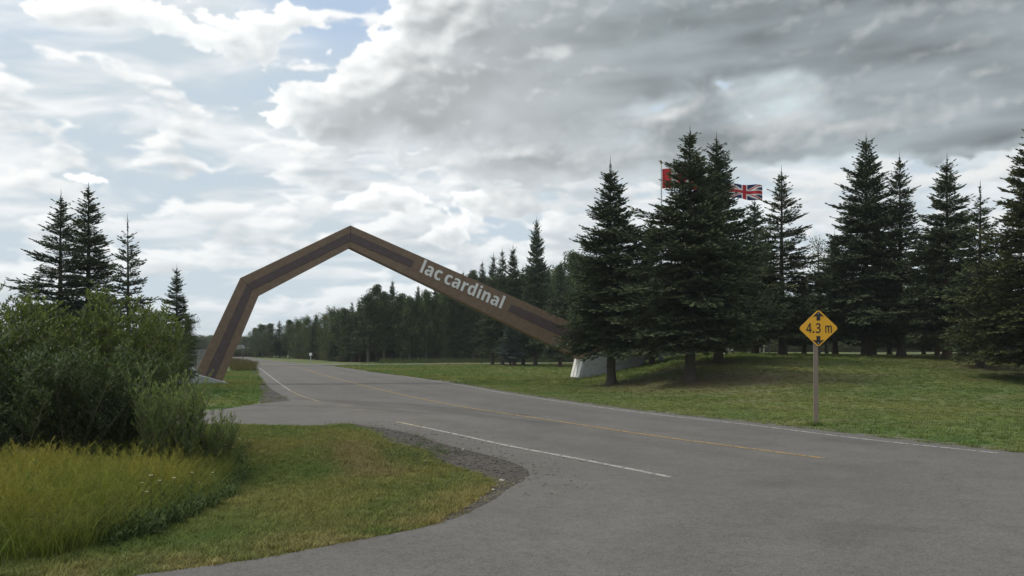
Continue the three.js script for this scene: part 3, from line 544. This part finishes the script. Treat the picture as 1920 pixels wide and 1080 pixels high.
// broad-leaved trees of the wood
function leafyTree(seed, { H, R, cb, leaf = .13, n = 5200, green = [.056, .088, .030], light = [.100, .134, .040], spread = .9 }) {
  const r = rng(seed), T = new Tris(), W = new Tris(), bark = [.2, .19, .165], ends = [];
  const top = [.3 * (r() - .5), H * .93, .3 * (r() - .5)];
  limb(W, [[0, -.1, 0], [.04, H * .3, .05], [top[0] * .6, H * .62, top[2] * .6], top], .017 * H, .012, 8, [1, 1, 1]);
  for (let i = 0; i < 26; i++) {
    const t = i / 26, y = lerp(cb, H * .92, t), az = i * 2.4 + r(), L = R * (.55 + .6 * r()) * Math.sin(Math.PI * clamp(.22 + .75 * t)) , up = lerp(.35, 1.3, t) * spread;
    const p = [0, y, 0], d = unit([Math.cos(az), up, Math.sin(az)]), m = add(p, d, L * .5), e = add(add(p, d, L), [0, 1, 0], .15 * L);
    limb(W, [p, m, e], .004 * H * (1.2 - t), .006, 4, [1, 1, 1]);
    for (let k = 0; k < 5; k++) ends.push([add(m, [r() - .5, r() - .3, r() - .5], .9 * L * .8), .30 + .2 * r()]);
    ends.push([e, .34 + .25 * r()], [add(e, [r() - .5, r(), r() - .5], .5), .26]);
  }
  ends.push([top, .3]);
  for (let i = 0; i < n; i++) {
    const [c, s] = ends[Math.floor(r() * ends.length)], u = unit([r() - .5, r() - .5, r() - .5]), p = add(c, u, s * (.4 + .9 * Math.cbrt(r()))), dir = unit([r() - .5, r() - .55, r() - .5]);
    const g = tint(mix3(green, light, clamp(.35 + .5 * noise3(c[0] * .9, c[1] * .7 + seed, c[2] * .9) + .3 * (r() - .5))), .8 + .4 * r());
    spike(T, p, dir, leaf * (.7 + .6 * r()), leaf * .3, unit([r() - .5, r() + .2, r() - .5]), g);
  }
  return { H, R, parts: [['trunk', W.build(), paleBark], ['crown', T.build(), leafMat]] };
}
const leafMat = new THREE.MeshPhysicalMaterial({ color: 0xffffff, vertexColors: true, side: THREE.DoubleSide, roughness: .92, transmission: .22, thickness: 0, specularIntensity: .4 });
const leafy = {
  round: leafyTree(201, { H: 9, R: 2.4, cb: .9, n: 12000, leaf: .16 }),
  tall: leafyTree(202, { H: 11, R: 2.0, cb: 1.7, n: 12000, leaf: .16, green: [.052, .080, .030], light: [.092, .120, .040] }),
  bushy: leafyTree(203, { H: 6, R: 2.4, cb: .35, n: 9500, green: [.064, .088, .029], light: [.118, .142, .040], leaf: .13 }),
  wispy: leafyTree(204, { H: 10, R: 1.6, cb: 3, n: 2600, leaf: .12, green: [.06, .072, .036], spread: 1.4 }),
};
function plant(kind, name, label, category, x, d, H, width, turn, group, tilt = 0) {   // one tree: a copy of a prototype under its own name
  const g = thing(name, label, category, x, height(x, d), -d, turn, group), s = H / kind.H, w = (width ?? kind.R * s) / kind.R;
  g.scale.set(w, s, w); g.rotation.z = tilt;
  planted++;
  for (const [n, geo, m] of kind.parts) mesh(n, geo, m === crownMat ? crownTints[(planted * 5 + (planted >> 2)) % 6] : m, g);
  return g;
}
const topHeight = (px, top, d) => { const x = (px - 960) / F * d; return [x, EYE + (HORIZON - top) / F * d - height(x, d)]; };
function treeAt(kind, name, label, px, top, d, half, turn, group, tilt) { const [x, H] = topHeight(px, top, d); return plant(kind, name, label, 'tree', x, d, H, half === undefined ? undefined : half / F * d, turn, group, tilt); }
const S = (k, label, px, top, d, half, turn, tilt = .011 * Math.sin(px * 1.7)) => treeAt(spruces[k], 'spruce_tree', label, px, top, d, half, turn, undefined, tilt);
// right of the road, on the mound and behind it
S('footed', 'dark spruce in front of the arch\'s right concrete foot', 1146, 306, 40, 118, .4);
S('heavy', 'tallest front spruce of the double pair, left of the crossed flag', 1294, 248, 36, 168, 1.3);
S('broad', 'spruce with a leaning trunk just right of the tallest front spruce', 1347, 262, 42, 132, 2.7, -.008);
S('even', 'conical spruce whose tip stands directly below the crossed flag', 1416, 376, 56, 86, .9);
S('ragged', 'ragged narrow-topped spruce left of the yellow clearance sign', 1467, 322, 48, 98, 3.3);
S('broad', 'tall spruce right of the yellow clearance sign, tallest near it', 1624, 258, 47, 118, 4.4);
S('slim', 'slim ragged spruce between the two broad spruces on the right', 1690, 294, 46, 80, 5.1);
S('even', 'spire-topped reddish-trunked spruce third from the right edge', 1776, 298, 43, 106, 2.0);
S('sparse', 'smaller thin-topped spruce just left of the big olive conifer', 1838, 350, 38, 92, 1.1);
S('olive', 'big olive-green conifer cut off by the right edge of the photo', 1936, 222, 34, 150, .2);
S('even', 'half hidden spruce left of the tall spruce beside the clearance sign', 1566, 438, 58, 70, 3.9);
S('slim', 'reddish thin trunked spruce hidden behind the tall spruce by the sign', 1638, 430, 52, 60, 2.2);
S('even', 'thin reddish trunked spruce behind the spire-topped spruce', 1757, 420, 54, 56, .3);
S('ragged', 'shaded spruce behind the smaller thin-topped spruce', 1852, 440, 46, 60, 4.0);
S('heavy', 'low dark spruce filling the gap between the front pair and the sign', 1508, 520, 66, 66, 5.5);
S('broad', 'low broad spruce between the arch foot spruce and the double pair', 1222, 410, 49, 80, 2.6);
treeAt(leafy.wispy, 'leafy_tree', 'wispy broad-leaved tree with a pale trunk above the clearance sign', 1534, 436, 62, 46, .5);
treeAt(leafy.wispy, 'leafy_tree', 'thin pale-trunked leafy tree left of the tall spruce by the sign', 1550, 470, 66, 36, 2.5);
S('broad', 'low dark spruce behind the slim ragged spruce on the right', 1668, 500, 62, 66, 1.5);
S('even', 'low dark spruce in the gap left of the spire-topped spruce', 1732, 560, 64, 50, 4.8);
S('broad', 'low dark spruce in the gap right of the spire-topped spruce', 1806, 478, 56, 66, 3.2);
S('heavy', 'dark spruce in the shade just left of the big olive conifer', 1884, 440, 52, 70, .7);
S('even', 'low dark spruce behind the crossed-flag spruce', 1394, 470, 64, 66, 2.9);
treeAt(leafy.round, 'leafy_tree', 'leafy tree filling the gap behind the arch foot spruce', 1118, 478, 72, 58, 2.1);
// left group behind the shrubs
S('ragged', 'leftmost of the three tall spruces behind the willow shrubs', 110, 368, 40, 108, .6);
S('slim', 'tallest and middle one of the three spruces behind the willow shrubs', 166, 350, 42, 94, 2.1);
S('sparse', 'thin see-through spruce, rightmost of the three behind the shrubs', 243, 414, 37, 72, 3.7);
S('slim', 'small pointed spruce between the three left spruces and the arch', 331, 502, 36, 52, 1.2);
treeAt(leafy.bushy, 'leafy_tree', 'low bushy tree just left of the arch\'s left leg', 352, 592, 35, 24, 2.2);
treeAt(leafy.bushy, 'leafy_tree', 'bushy olive tree behind the shrubs below the thin left spruce', 292, 588, 32, 60, .2);
// spruces on the lawn before the pale lane
const L7 = [['slim', 923, 478, 87, 36], ['slim', 942, 468, 86, 36], ['even', 964, 462, 85, 42], ['slim', 981, 500, 87, 34], ['broad', 1004, 412, 83, 50], ['even', 1050, 492, 79, 46], ['heavy', 1080, 486, 84, 44]];
const L7n = ['leftmost spruce of the row on the lawn before the pale lane', 'second spruce from the left in the row before the pale lane', 'spruce standing just left of the tallest one before the pale lane', 'thin spruce hidden behind its neighbours before the pale lane', 'tallest spire-topped spruce rising above the right arm of the arch', 'olive-tinged spruce right of the tallest one behind the arch', 'spruce behind the lower end of the arch\'s right arm'];
L7.forEach(([k, px, top, d, half], i) => S(k, L7n[i], px, top, d, half, i * 1.7));
S('bluish', 'small bluish spruce under the right arm of the arch', 957, 592, 81, 28, .5);
treeAt(leafy.round, 'leafy_tree', 'yellowish leafy tree beside the spruce at the arch\'s right end', 1078, 464, 94, 50, 1.4);
// the front row of the wood, left to right along the road and then along the lane
const edge = [[480, 612, 152], [492, 606, 149], [507, 603, 146], [524, 601, 142], [543, 596, 137], [560, 600, 133], [577, 595, 128], [593, 588, 123], [609, 590, 119], [622, 580, 115], [634, 578, 111], [646, 574, 108], [660, 566, 106], [674, 562, 105], [690, 545, 104], [706, 526, 106], [720, 540, 104], [736, 526, 107], [752, 544, 104], [768, 552, 103], [784, 536, 104], [800, 540, 103], [816, 528, 105], [833, 532, 103], [850, 520, 104], [868, 508, 103], [886, 498, 104], [904, 490, 105], [1028, 500, 106], [1048, 490, 108], [1112, 474, 106], [1135, 486, 108], [1165, 500, 108], [1200, 496, 108]];
{
  const r = rng(77), conifer = new Set([3, 7, 10, 12, 13, 17, 20, 22, 24, 25, 27, 28, 31]);
  const nth = 'first second third fourth fifth sixth seventh eighth ninth tenth eleventh twelfth thirteenth fourteenth fifteenth sixteenth seventeenth eighteenth nineteenth twentieth twenty-first twenty-second twenty-third'.split(' ');
  edge.forEach(([px, top, d], i) => {
    const c = conifer.has(i), nearRoad = i < 11, kind = c ? spruces[['slim', 'even', 'broad'][i % 3]] : i === 15 || i === 17 ? leafy.tall : nearRoad && i > 4 ? leafy.bushy : i % 2 ? leafy.round : leafy.tall, half = (c ? 26 : 30) * 104 / d * (.9 + .3 * r());
    const own = { 15: 'leafy tree poking above the wood, left of a pair right of the road', 17: 'leafy tree poking above the wood, right of a pair right of the road', 8: 'lit bushy tree at the corner where the pale lane meets the road' }[i];
    treeAt(kind, c ? 'spruce_tree' : 'leafy_tree', own ?? (nearRoad ? `${c ? 'dark spruce' : 'leafy tree'}, ${nth[i]} from the left in the wood along the far road` : `${c ? 'dark spruce' : 'leafy tree'}, ${nth[i - 11]} from the left in the wood edge along the pale lane`), px, top, d, half, r() * 6, own ? undefined : nearRoad ? 'front row of the wood along the far road' : 'front row of the wood along the pale lane');
  });
}
// the wood behind reads as one mass
function woodMass(name, label, kind, list) {
  const g = thing(name, label, 'wood'); g.userData.kind = 'stuff';
  kind.parts.forEach(([n, geo, m]) => {
    const im = new THREE.InstancedMesh(geo, m, list.length), o = new THREE.Object3D(); im.name = n; im.castShadow = im.receiveShadow = true; im.userData.kind = 'stuff';
    list.forEach(([x, d, H, R, t], i) => { const s = H / kind.H, w = R / kind.R; o.position.set(x, height(x, d) - .05, -d); o.rotation.y = t; o.scale.set(w, s, w); o.updateMatrix(); im.setMatrixAt(i, o.matrix); });
    g.add(im);
  });
}
{
  const r = rng(88), prof = [[470, 622], [545, 606], [600, 596], [650, 580], [700, 556], [760, 556], [860, 528], [910, 500], [1030, 505], [1110, 490], [1250, 505], [1400, 520], [1540, 545], [1600, 575], [1640, 612], [1730, 612], [1790, 590], [2000, 585]];
  const topAt = px => { for (let i = 1; i < prof.length; i++) if (px <= prof[i][0]) { const [a, b] = prof[i - 1], [c, d] = prof[i]; return lerp(b, d, (px - a) / (c - a)); } return 585; };
  const sets = { slim: [], even: [], round: [], tall: [], bushy: [] }, keys = ['even', 'tall', 'round', 'tall', 'round', 'bushy'];
  for (let px = 474; px < 2040; px += 6.2) for (let row = 0; row < 2; row++) {
    const base = px < 640 ? lerp(158, 112, (px - 474) / 166) : lerp(110, 116, (px - 640) / 1300), d = base + row * 9 + 7 * r(), top = topAt(px) + 4 + 26 * r() + (row ? 0 : 8), [x, H] = topHeight(px, top, d), k = keys[Math.floor(r() * 6)];
    sets[k].push([x, d, Math.max(2.4, H), Math.max(1.1, H * (k === 'bushy' ? .42 : .25) * (.85 + .4 * r())), r() * 6]);
  }
  for (const k of Object.keys(sets)) woodMass('background_wood', { slim: 'dark narrow spruces deep in the wood behind', even: 'dark full spruces deep in the wood behind', round: 'round leafy trees deep in the wood behind', tall: 'tall pale-trunked trees deep in the wood behind', bushy: 'bushy undergrowth trees in the wood behind' }[k], spruces[k] ?? leafy[k], sets[k]);
  const under = []; for (let px = 560; px < 1960; px += 9) { const d = (px < 640 ? lerp(135, 108, (px - 560) / 80) : 107) + 2.5 * r(), x = (px - 960) / F * d, H = .7 + 1.0 * r(); under.push([x, d, H, .9 + .5 * r(), r() * 6]); }
  woodMass('undergrowth', 'low green undergrowth at the foot of the wood', leafy.bushy, under);
  const far = []; for (let px = -250; px < 520; px += 4.4) { const d = 235 + 50 * r(), [x, H] = topHeight(px, 629 + 7 * r(), d); far.push([x, d, Math.max(3, H), 3.6 + r(), r() * 6]); }
  woodMass('far_wood', 'hazy wood closing the view at the far end of the road', leafy.bushy, far);
  const hedge = []; for (let px = 424; px < 500; px += 3) { const d = 160 + 4 * r(); hedge.push([(px - 960) / F * d, d, .9 + .7 * r(), 1 + .4 * r(), r() * 6]); }
  woodMass('roadside_scrub', 'low dark scrub across the far end of the road', leafy.bushy, hedge);
}
// ---------------------------------------------------------------- willow shrubs
function shrub(seed, { H, R, stems, shoots, leaf, dark, light, upright, backs = .12 }) {
  const r = rng(seed), T = new Tris(), W = new Tris();
  for (let i = 0; i < stems; i++) {
    const az = r() * 6.283, out = R * Math.sqrt(r()) * 1.0, L = H * (.72 + .34 * r()) * (1 - .22 * (out / R) ** 2), lean = out, b = [Math.cos(az) * .16 * R * r(), 0, Math.sin(az) * .16 * R * r()];
    const at = t => [b[0] + Math.cos(az) * lean * Math.pow(t, upright), b[1] + L * t, b[2] + Math.sin(az) * lean * Math.pow(t, upright)];
    limb(W, [0, .25, .5, .75, 1].map(at), .014, .003, 4, [.16, .13, .09]);
    const tone = clamp(.45 + .5 * noise2(i * 3.1, seed));
    for (let k = 0; k < shoots; k++) {
      const t = .10 + .90 * Math.pow((k + r()) / shoots, .85), p = at(Math.min(1, t)), a2 = r() * 6.283, sl = (.22 + .42 * r()) * (H / 2.4) * (1.15 - .55 * t), dir = unit([Math.cos(a2) * .9, .75 + .7 * r(), Math.sin(a2) * .9]);
      const bend = q => add(add(p, dir, sl * q), [0, -1, 0], .16 * sl * q * q);
      limb(W, [bend(0), bend(.5), bend(1)], .004, .0015, 3, [.13, .13, .06]);
      const n = Math.round(sl / .021);
      for (let m = 0; m < n; m++) {
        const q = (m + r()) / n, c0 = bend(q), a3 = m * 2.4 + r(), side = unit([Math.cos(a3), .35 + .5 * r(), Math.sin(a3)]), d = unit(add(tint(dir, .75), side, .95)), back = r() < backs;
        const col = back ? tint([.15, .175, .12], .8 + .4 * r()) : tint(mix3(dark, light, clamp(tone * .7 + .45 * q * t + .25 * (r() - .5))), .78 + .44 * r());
        spike(T, c0, unit(add(d, [0, -1, 0], .25 * r())), leaf * (.65 + .6 * r()), leaf * .19, unit([r() - .5, .8, r() - .5]), col);
      }
    }
  }
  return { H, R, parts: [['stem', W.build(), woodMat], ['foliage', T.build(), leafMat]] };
}
const woodMat = mat(0xffffff, { vertexColors: true, roughness: .9 });
const shrubs = {
  dark: shrub(301, { H: 2.6, R: 1.35, stems: 36, shoots: 32, leaf: .080, dark: [.040, .064, .022], light: [.090, .128, .036], upright: 1.25 }),
  olive: shrub(302, { H: 2.6, R: 1.25, stems: 40, shoots: 34, leaf: .080, dark: [.072, .106, .027], light: [.170, .212, .045], upright: 1.3 }),
  fresh: shrub(303, { H: 1.7, R: .75, stems: 20, shoots: 26, leaf: .068, dark: [.13, .18, .055], light: [.24, .30, .09], upright: 2.0 }),
  wispy: shrub(304, { H: 2.8, R: .9, stems: 14, shoots: 18, leaf: .08, dark: [.075, .10, .036], light: [.14, .16, .05], upright: 1.4 }),
};
const shrubAt = (k, label, px, top, d, half, turn) => { const [x, H] = topHeight(px, top, d); return plant(shrubs[k], 'willow_shrub', label, 'shrub', x, d, H, half / F * d, turn); };
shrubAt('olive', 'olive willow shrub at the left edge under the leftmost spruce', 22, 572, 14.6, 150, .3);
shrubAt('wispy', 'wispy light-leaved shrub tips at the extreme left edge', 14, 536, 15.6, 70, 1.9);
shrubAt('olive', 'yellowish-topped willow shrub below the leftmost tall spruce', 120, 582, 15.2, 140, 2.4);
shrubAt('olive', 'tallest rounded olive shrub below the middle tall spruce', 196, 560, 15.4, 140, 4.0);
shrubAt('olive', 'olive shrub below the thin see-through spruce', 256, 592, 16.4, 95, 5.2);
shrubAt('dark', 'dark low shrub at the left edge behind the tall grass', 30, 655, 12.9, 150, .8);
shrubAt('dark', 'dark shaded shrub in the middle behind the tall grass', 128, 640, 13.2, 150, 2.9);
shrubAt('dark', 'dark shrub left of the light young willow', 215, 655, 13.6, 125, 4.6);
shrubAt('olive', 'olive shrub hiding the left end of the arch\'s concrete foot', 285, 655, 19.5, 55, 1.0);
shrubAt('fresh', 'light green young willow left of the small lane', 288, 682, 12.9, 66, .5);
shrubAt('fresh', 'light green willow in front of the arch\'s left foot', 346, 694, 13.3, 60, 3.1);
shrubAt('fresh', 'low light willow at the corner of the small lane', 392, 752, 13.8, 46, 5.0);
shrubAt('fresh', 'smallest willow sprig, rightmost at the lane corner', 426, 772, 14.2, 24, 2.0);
shrubAt('dark', 'shaded shrub partly outside the left edge behind the tall grass', -70, 600, 13.6, 150, 3.6);
// ---------------------------------------------------------------- grass, weeds, stones
function blades(seed, n, h0, h1, w, spreadR, segs, bendK, seedHeads, vary = .38) {
  const r = rng(seed), T = new Tris();
  for (let i = 0; i < n; i++) {
    const a = r() * 6.283, R = spreadR * Math.sqrt(r()), b = [Math.cos(a) * R, 0, Math.sin(a) * R], h = lerp(h0, h1, r()), f = r() * 6.283, k = bendK * (.3 + r()), s = [Math.cos(f + 1.57), 0, Math.sin(f + 1.57)];
    const at = t => [b[0] + Math.cos(f) * k * h * t * t, h * t * (1 - .25 * k * t), b[2] + Math.sin(f) * k * h * t * t], tone = 1 - vary + 2 * vary * r();
    for (let j = 0; j < segs; j++) {
      const t0 = j / segs, t1 = (j + 1) / segs, w0 = w * (1 - t0 * t0), w1 = w * (1 - t1 * t1), p = at(t0), q = at(t1), c = tint([1, 1, 1], tone);
      if (j === segs - 1) T.tri(add(p, s, -w0), add(p, s, w0), q, c); else T.quad(add(p, s, -w0), add(p, s, w0), add(q, s, w1), add(q, s, -w1), c);
    }
    if (seedHeads && r() < seedHeads) for (let m = 0; m < 9; m++) { const t = .82 + .2 * m / 9, p = at(t), g = r() * 6.28; spike(T, p, unit([Math.cos(g), 1.5, Math.sin(g)]), .05, .006, [Math.sin(g), 0, -Math.cos(g)], tint([.92, .84, 1.2], .8 + .4 * r())); }
  }
  return T.build();
}
const grassMat = new THREE.MeshPhysicalMaterial({ color: 0xffffff, vertexColors: true, side: THREE.DoubleSide, roughness: .9, transmission: .3, thickness: 0, specularIntensity: .3 });
function scatter(name, label, geos, spots, material) {
  const per = geos.map(() => []); spots.forEach((s, i) => per[i % geos.length].push(s));
  const g = new THREE.Group(); g.name = numbered(name); g.userData.label = label; g.userData.kind = 'stuff'; scene.add(g);
  geos.forEach((geo, k) => {
    const im = new THREE.InstancedMesh(geo, material, per[k].length), o = new THREE.Object3D(), col = new THREE.Color(); im.name = name + '_clump'; im.receiveShadow = im.castShadow = true; im.userData.kind = 'stuff';
    per[k].forEach(([x, y, d, s, t, c, sy], i) => { o.position.set(x, y, -d); o.rotation.set(0, t, 0); o.scale.set(s, s * (sy ?? 1), s); o.updateMatrix(); im.setMatrixAt(i, o.matrix); im.setColorAt(i, col.setRGB(...c)); });
    g.add(im);
  });
}
const tallFront = fromPixels([[0, 1064], [110, 1046], [205, 1020], [270, 1000], [330, 968], [385, 935], [415, 905], [436, 868], [442, 840]]);
const tallArea = [[-13, 6.3], [-8, 6.9], ...tallFront, [-4.9, 15.4], [-6.2, 14.2], [-8, 13.6], [-13, 13.4]];
{
  const r = rng(401), near = [], mid = [], right = [], far = [];
  const clear = (x, d) => !inside(asphalt, x, d) && !inside(tallArea, x, d);
  for (let i = 0; i < 120000; i++) {                // near lawn on the left
    const x = -9 + 11.5 * r(), d = 6.4 + 15 * r();
    if (!clear(x, d)) continue;
    const stony = inside(gravel, x, d); if (stony && (lineDistance(gravelOuter, x, d) > .38 * r() * r() || r() < .5)) continue;
    const c = lawnColor(x, d), lush = lawnPatch(x, d); if (r() > .84 + .2 * lush) continue;
    near.push([x, height(x, d) - .004, d, .8 + .5 * r(), r() * 6.28, tint(c, .82 + .5 * r()), (.75 + .6 * r()) * (stony ? .7 : 1)]);
  }
  for (let i = 0; i < 26000; i++) { const d = 24 + 42 * r(), x = -29 + 25 * r(); if (!clear(x, d) || (inside(gravelLeft, x, d) && r() < .93)) continue; mid.push([x, height(x, d) - .006, d, 1.7 + r(), r() * 6.28, tint(lawnColor(x, d), .95 + .5 * r()), .8 + .5 * r()]); }
  for (let i = 0; i < 130000; i++) {
    const q = r(), d = 12 + 46 * Math.pow(q, 1.1), x = -3 + 36 * r(); if (x < -2 && d > 40) { continue; } if (x > d * .62 + 3 || !clear(x, d) || inside(gravel, x, d)) continue;
    const u = underTrees(x, d); if (r() < u * .75) continue;
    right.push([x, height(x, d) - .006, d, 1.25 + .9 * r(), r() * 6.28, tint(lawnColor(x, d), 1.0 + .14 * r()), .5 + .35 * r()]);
  }
  for (let i = 0; i < 26; i++) { const a = r() * 6.28, q = .05 + .22 * r() * r(), x = 6.86 + Math.cos(a) * q, d = 20.57 + Math.sin(a) * q; right.push([x, height(x, d) - .006, d, 1.4 + r(), a, tint(lawnColor(x, d), .8 + .4 * r()), 1.0 + .9 * r()]); }
  for (let i = 0; i < 26000; i++) { const d = 42 + 60 * r(), x = -16 + 34 * r(); if (!clear(x, d) || lineDistance([[-27, 88], [-12, 91.8], [-4, 94.5], [6, 99.5], [16, 104]], x, d) < 3) continue; far.push([x, height(x, d) - .01, d, 2.2 + 1.4 * r(), r() * 6.28, tint(lawnColor(x, d), .9 + .5 * r()), .7 + .5 * r()]); }
  const kg = 1.3; for (const set of [near, mid, right, far]) for (const s of set) s[5] = tint(s[5], kg);
  const lawnSet = v => [blades(1, 11, .030, .070, .0032, .045, 2, .9, 0, v), blades(2, 11, .025, .075, .003, .045, 2, 1.2, 0, v), blades(3, 9, .03, .06, .0034, .05, 2, .7, 0, v)], g = lawnSet(.34), smoothLawn = lawnSet(.14);
  scatter('lawn_grass', 'short green and dry grass of the near lawn', g, near, grassMat);
  scatter('lawn_grass', 'mown grass by the left leg of the arch', smoothLawn, mid, grassMat);
  scatter('lawn_grass', 'mown grass of the mound right of the road', smoothLawn, right, grassMat);
  scatter('lawn_grass', 'mown grass between the road and the pale lane', smoothLawn, far, grassMat);
  // tall grass
  const tall = [], tg = [blades(11, 15, .46, .86, .0042, .06, 4, .34, .12), blades(12, 15, .40, .80, .0040, .06, 4, .5, .08), blades(13, 13, .5, .92, .0038, .05, 4, .28, .18)];
  for (let i = 0; i < 11500; i++) {
    const x = -12 + 9.6 * r(), d = 6.4 + 9 * r(); if (!inside(tallArea, x, d) || x < -d * .75 - 1.2) continue;
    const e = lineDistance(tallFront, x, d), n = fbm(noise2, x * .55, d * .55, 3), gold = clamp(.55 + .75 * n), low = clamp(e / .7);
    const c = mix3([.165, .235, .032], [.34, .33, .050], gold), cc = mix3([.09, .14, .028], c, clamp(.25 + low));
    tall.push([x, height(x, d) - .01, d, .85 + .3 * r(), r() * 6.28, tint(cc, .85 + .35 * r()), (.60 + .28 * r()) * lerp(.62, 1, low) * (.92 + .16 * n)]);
  }
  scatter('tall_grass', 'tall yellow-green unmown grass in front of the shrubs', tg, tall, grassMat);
  const rough = [];
  for (let i = 0; i < 1500; i++) { const d = 66 + 34 * r(), x = (432 + 56 * r() - 960) / F * d; if (inside(asphalt, x, d) || lineDistance([[-23.5, 70], [-30, 71.5], [-40, 73]], x, d) < 1.6) continue; rough.push([x, 0, d, 1.3, r() * 6.28, mix3([.17, .125, .045], [.09, .12, .03], r()), .45 + .25 * r()]); }
  for (let i = 0; i < 1900; i++) { const t = r(), x = -14 + 44 * t, d = 91.5 + t * 20 + 3.2 + 3.5 * r(); rough.push([x, height(x, d), d, 1.5, r() * 6.28, mix3([.10, .125, .035], [.06, .105, .03], r()), .32 + .25 * r()]); }
  scatter('rough_grass', 'brownish rough grass along the far verges', tg, rough, grassMat);
  // broad-leaved weeds
  const wt = new Tris(), wr = rng(9); for (let i = 0; i < 26; i++) { const a = wr() * 6.28, l = .022 + .028 * wr(); spike(wt, [.08 * (wr() - .5), .11 * wr() * wr(), .08 * (wr() - .5)], unit([Math.cos(a), .25 + .7 * wr(), Math.sin(a)]), l, l * .24, [0, 1, 0], tint([1, 1, 1], .75 + .5 * wr())); }
  const weeds = [];
  for (let i = 0; i < 420; i++) { const t = 2 + Math.floor(r() * (tallFront.length - 3)), q = r(), a = tallFront[t], b = tallFront[t + 1], x = lerp(a[0], b[0], q) + (r() - .62) * .5, d = lerp(a[1], b[1], q) + (r() - .4) * .5; weeds.push([x, height(x, d), d, .7 + .7 * r(), r() * 6.28, tint([.062, .095, .028], .8 + .6 * r()), 1.1 + r()]); }
  for (let i = 0; i < 420; i++) { const [x0, d0] = ground(790 + (r() + r() - 1) * 105, 846 + (r() + r() - 1) * 26 + 8 * Math.sin(i)), x = x0, d = d0; if (inside(asphalt, x, d) || noise2(x * 2.2, d * 1.5) < -.1) continue; weeds.push([x, height(x, d), d, .45 + .7 * r() * r(), r() * 6.28, tint([.062, .092, .028], .8 + .5 * r()), .9]); }
  for (let i = 0; i < 500; i++) { const x = -8 + 9.5 * r(), d = 7 + 13 * r(); if (!clear(x, d) || inside(gravel, x, d)) continue; weeds.push([x, height(x, d) - .01, d, .35 + .4 * r(), r() * 6.28, tint([.075, .10, .03], .8 + .5 * r()), .7]); }
  scatter('weeds', 'broad-leaved weeds at the foot of the tall grass and in the lawn', [wt.build()], weeds, grassMat);
  // stones
  const stone = k => { const g = new THREE.IcosahedronGeometry(1, 1), q = g.attributes.position; for (let i = 0; i < q.count; i++) { const n = 1 + .35 * noise3(q.getX(i) * 1.3 + k * 7, q.getY(i) * 1.3, q.getZ(i) * 1.3); q.setXYZ(i, q.getX(i) * n, q.getY(i) * n * .62, q.getZ(i) * n); } g.computeVertexNormals(); return g; };
  const stones = [];
  for (let i = 0; i < 9000; i++) { const x = -4.5 + 6 * r(), d = 9 + 13 * r(); if (!inside(gravel, x, d) && !(lineDistance(driveFront.slice(40, 120), x, d) < 1.5 * Math.pow(r(), 4) + .12 * r())) continue; const pale = bump(x, d, -.6, 11.2, .9) * .8 > r(), c = pale ? tint([.25, .22, .175], .5 + .6 * r()) : tint([.10, .09, .082], .6 + .9 * r()); stones.push([x, .012, d, .007 + .015 * Math.pow(r(), 3) + (pale ? .003 : 0), r() * 6.28, c]); }
  for (const [px, py, s] of [[941, 904, .032], [868, 845, .024], [925, 921, .02]]) { const [x, d] = ground(px, py); stones.push([x, .02, d, s, px, [.42, .40, .35]]); }
  scatter('gravel_stones', 'loose dark and pale stones on the gravel shoulder', [stone(1), stone(2), stone(3)], stones, mat(0xffffff, { roughness: .9 }));
  // thin grass pushing through the shoulder is part of the lawn; a few flowers stand at the edge of the tall grass
  const petal = mat(lin(.62, .62, .58), { roughness: .8, side: THREE.DoubleSide }), stalk = mat(lin(.06, .085, .025)), yolk = mat(lin(.45, .30, .04));
  const head = new Tris(); for (let i = 0; i < 11; i++) { const a = i / 11 * 6.283; spike(head, [0, 0, 0], unit([Math.cos(a), .25, Math.sin(a)]), .02, .005, [0, 1, 0], [1, 1, 1]); }
  const hg = head.build(), sg = new THREE.CylinderGeometry(.0025, .0035, .42, 5); sg.translate(0, .21, 0); const yg = new THREE.SphereGeometry(.0055, 8, 5);
  for (const [px, py] of [[262, 985], [276, 992], [268, 978], [284, 983], [305, 978], [331, 960], [345, 968], [360, 955], [372, 948], [390, 936], [402, 925], [430, 878], [440, 868], [446, 882]]) {
    const [x, d] = ground(px, py), f = thing('wildflower', 'small white daisy-like flower at the edge of the tall grass', 'flower', x, height(x, d), -d, px, 'white flowers along the tall grass'); f.scale.setScalar(.8 + .5 * r());
    mesh('stalk', sg, stalk, f); const n = .42; mesh('petals', hg, petal, f).position.y = n; mesh('flower_centre', yg, yolk, f).position.y = n + .003; f.rotation.z = (r() - .5) * .3;
  }
}
renderer.render(scene, camera);
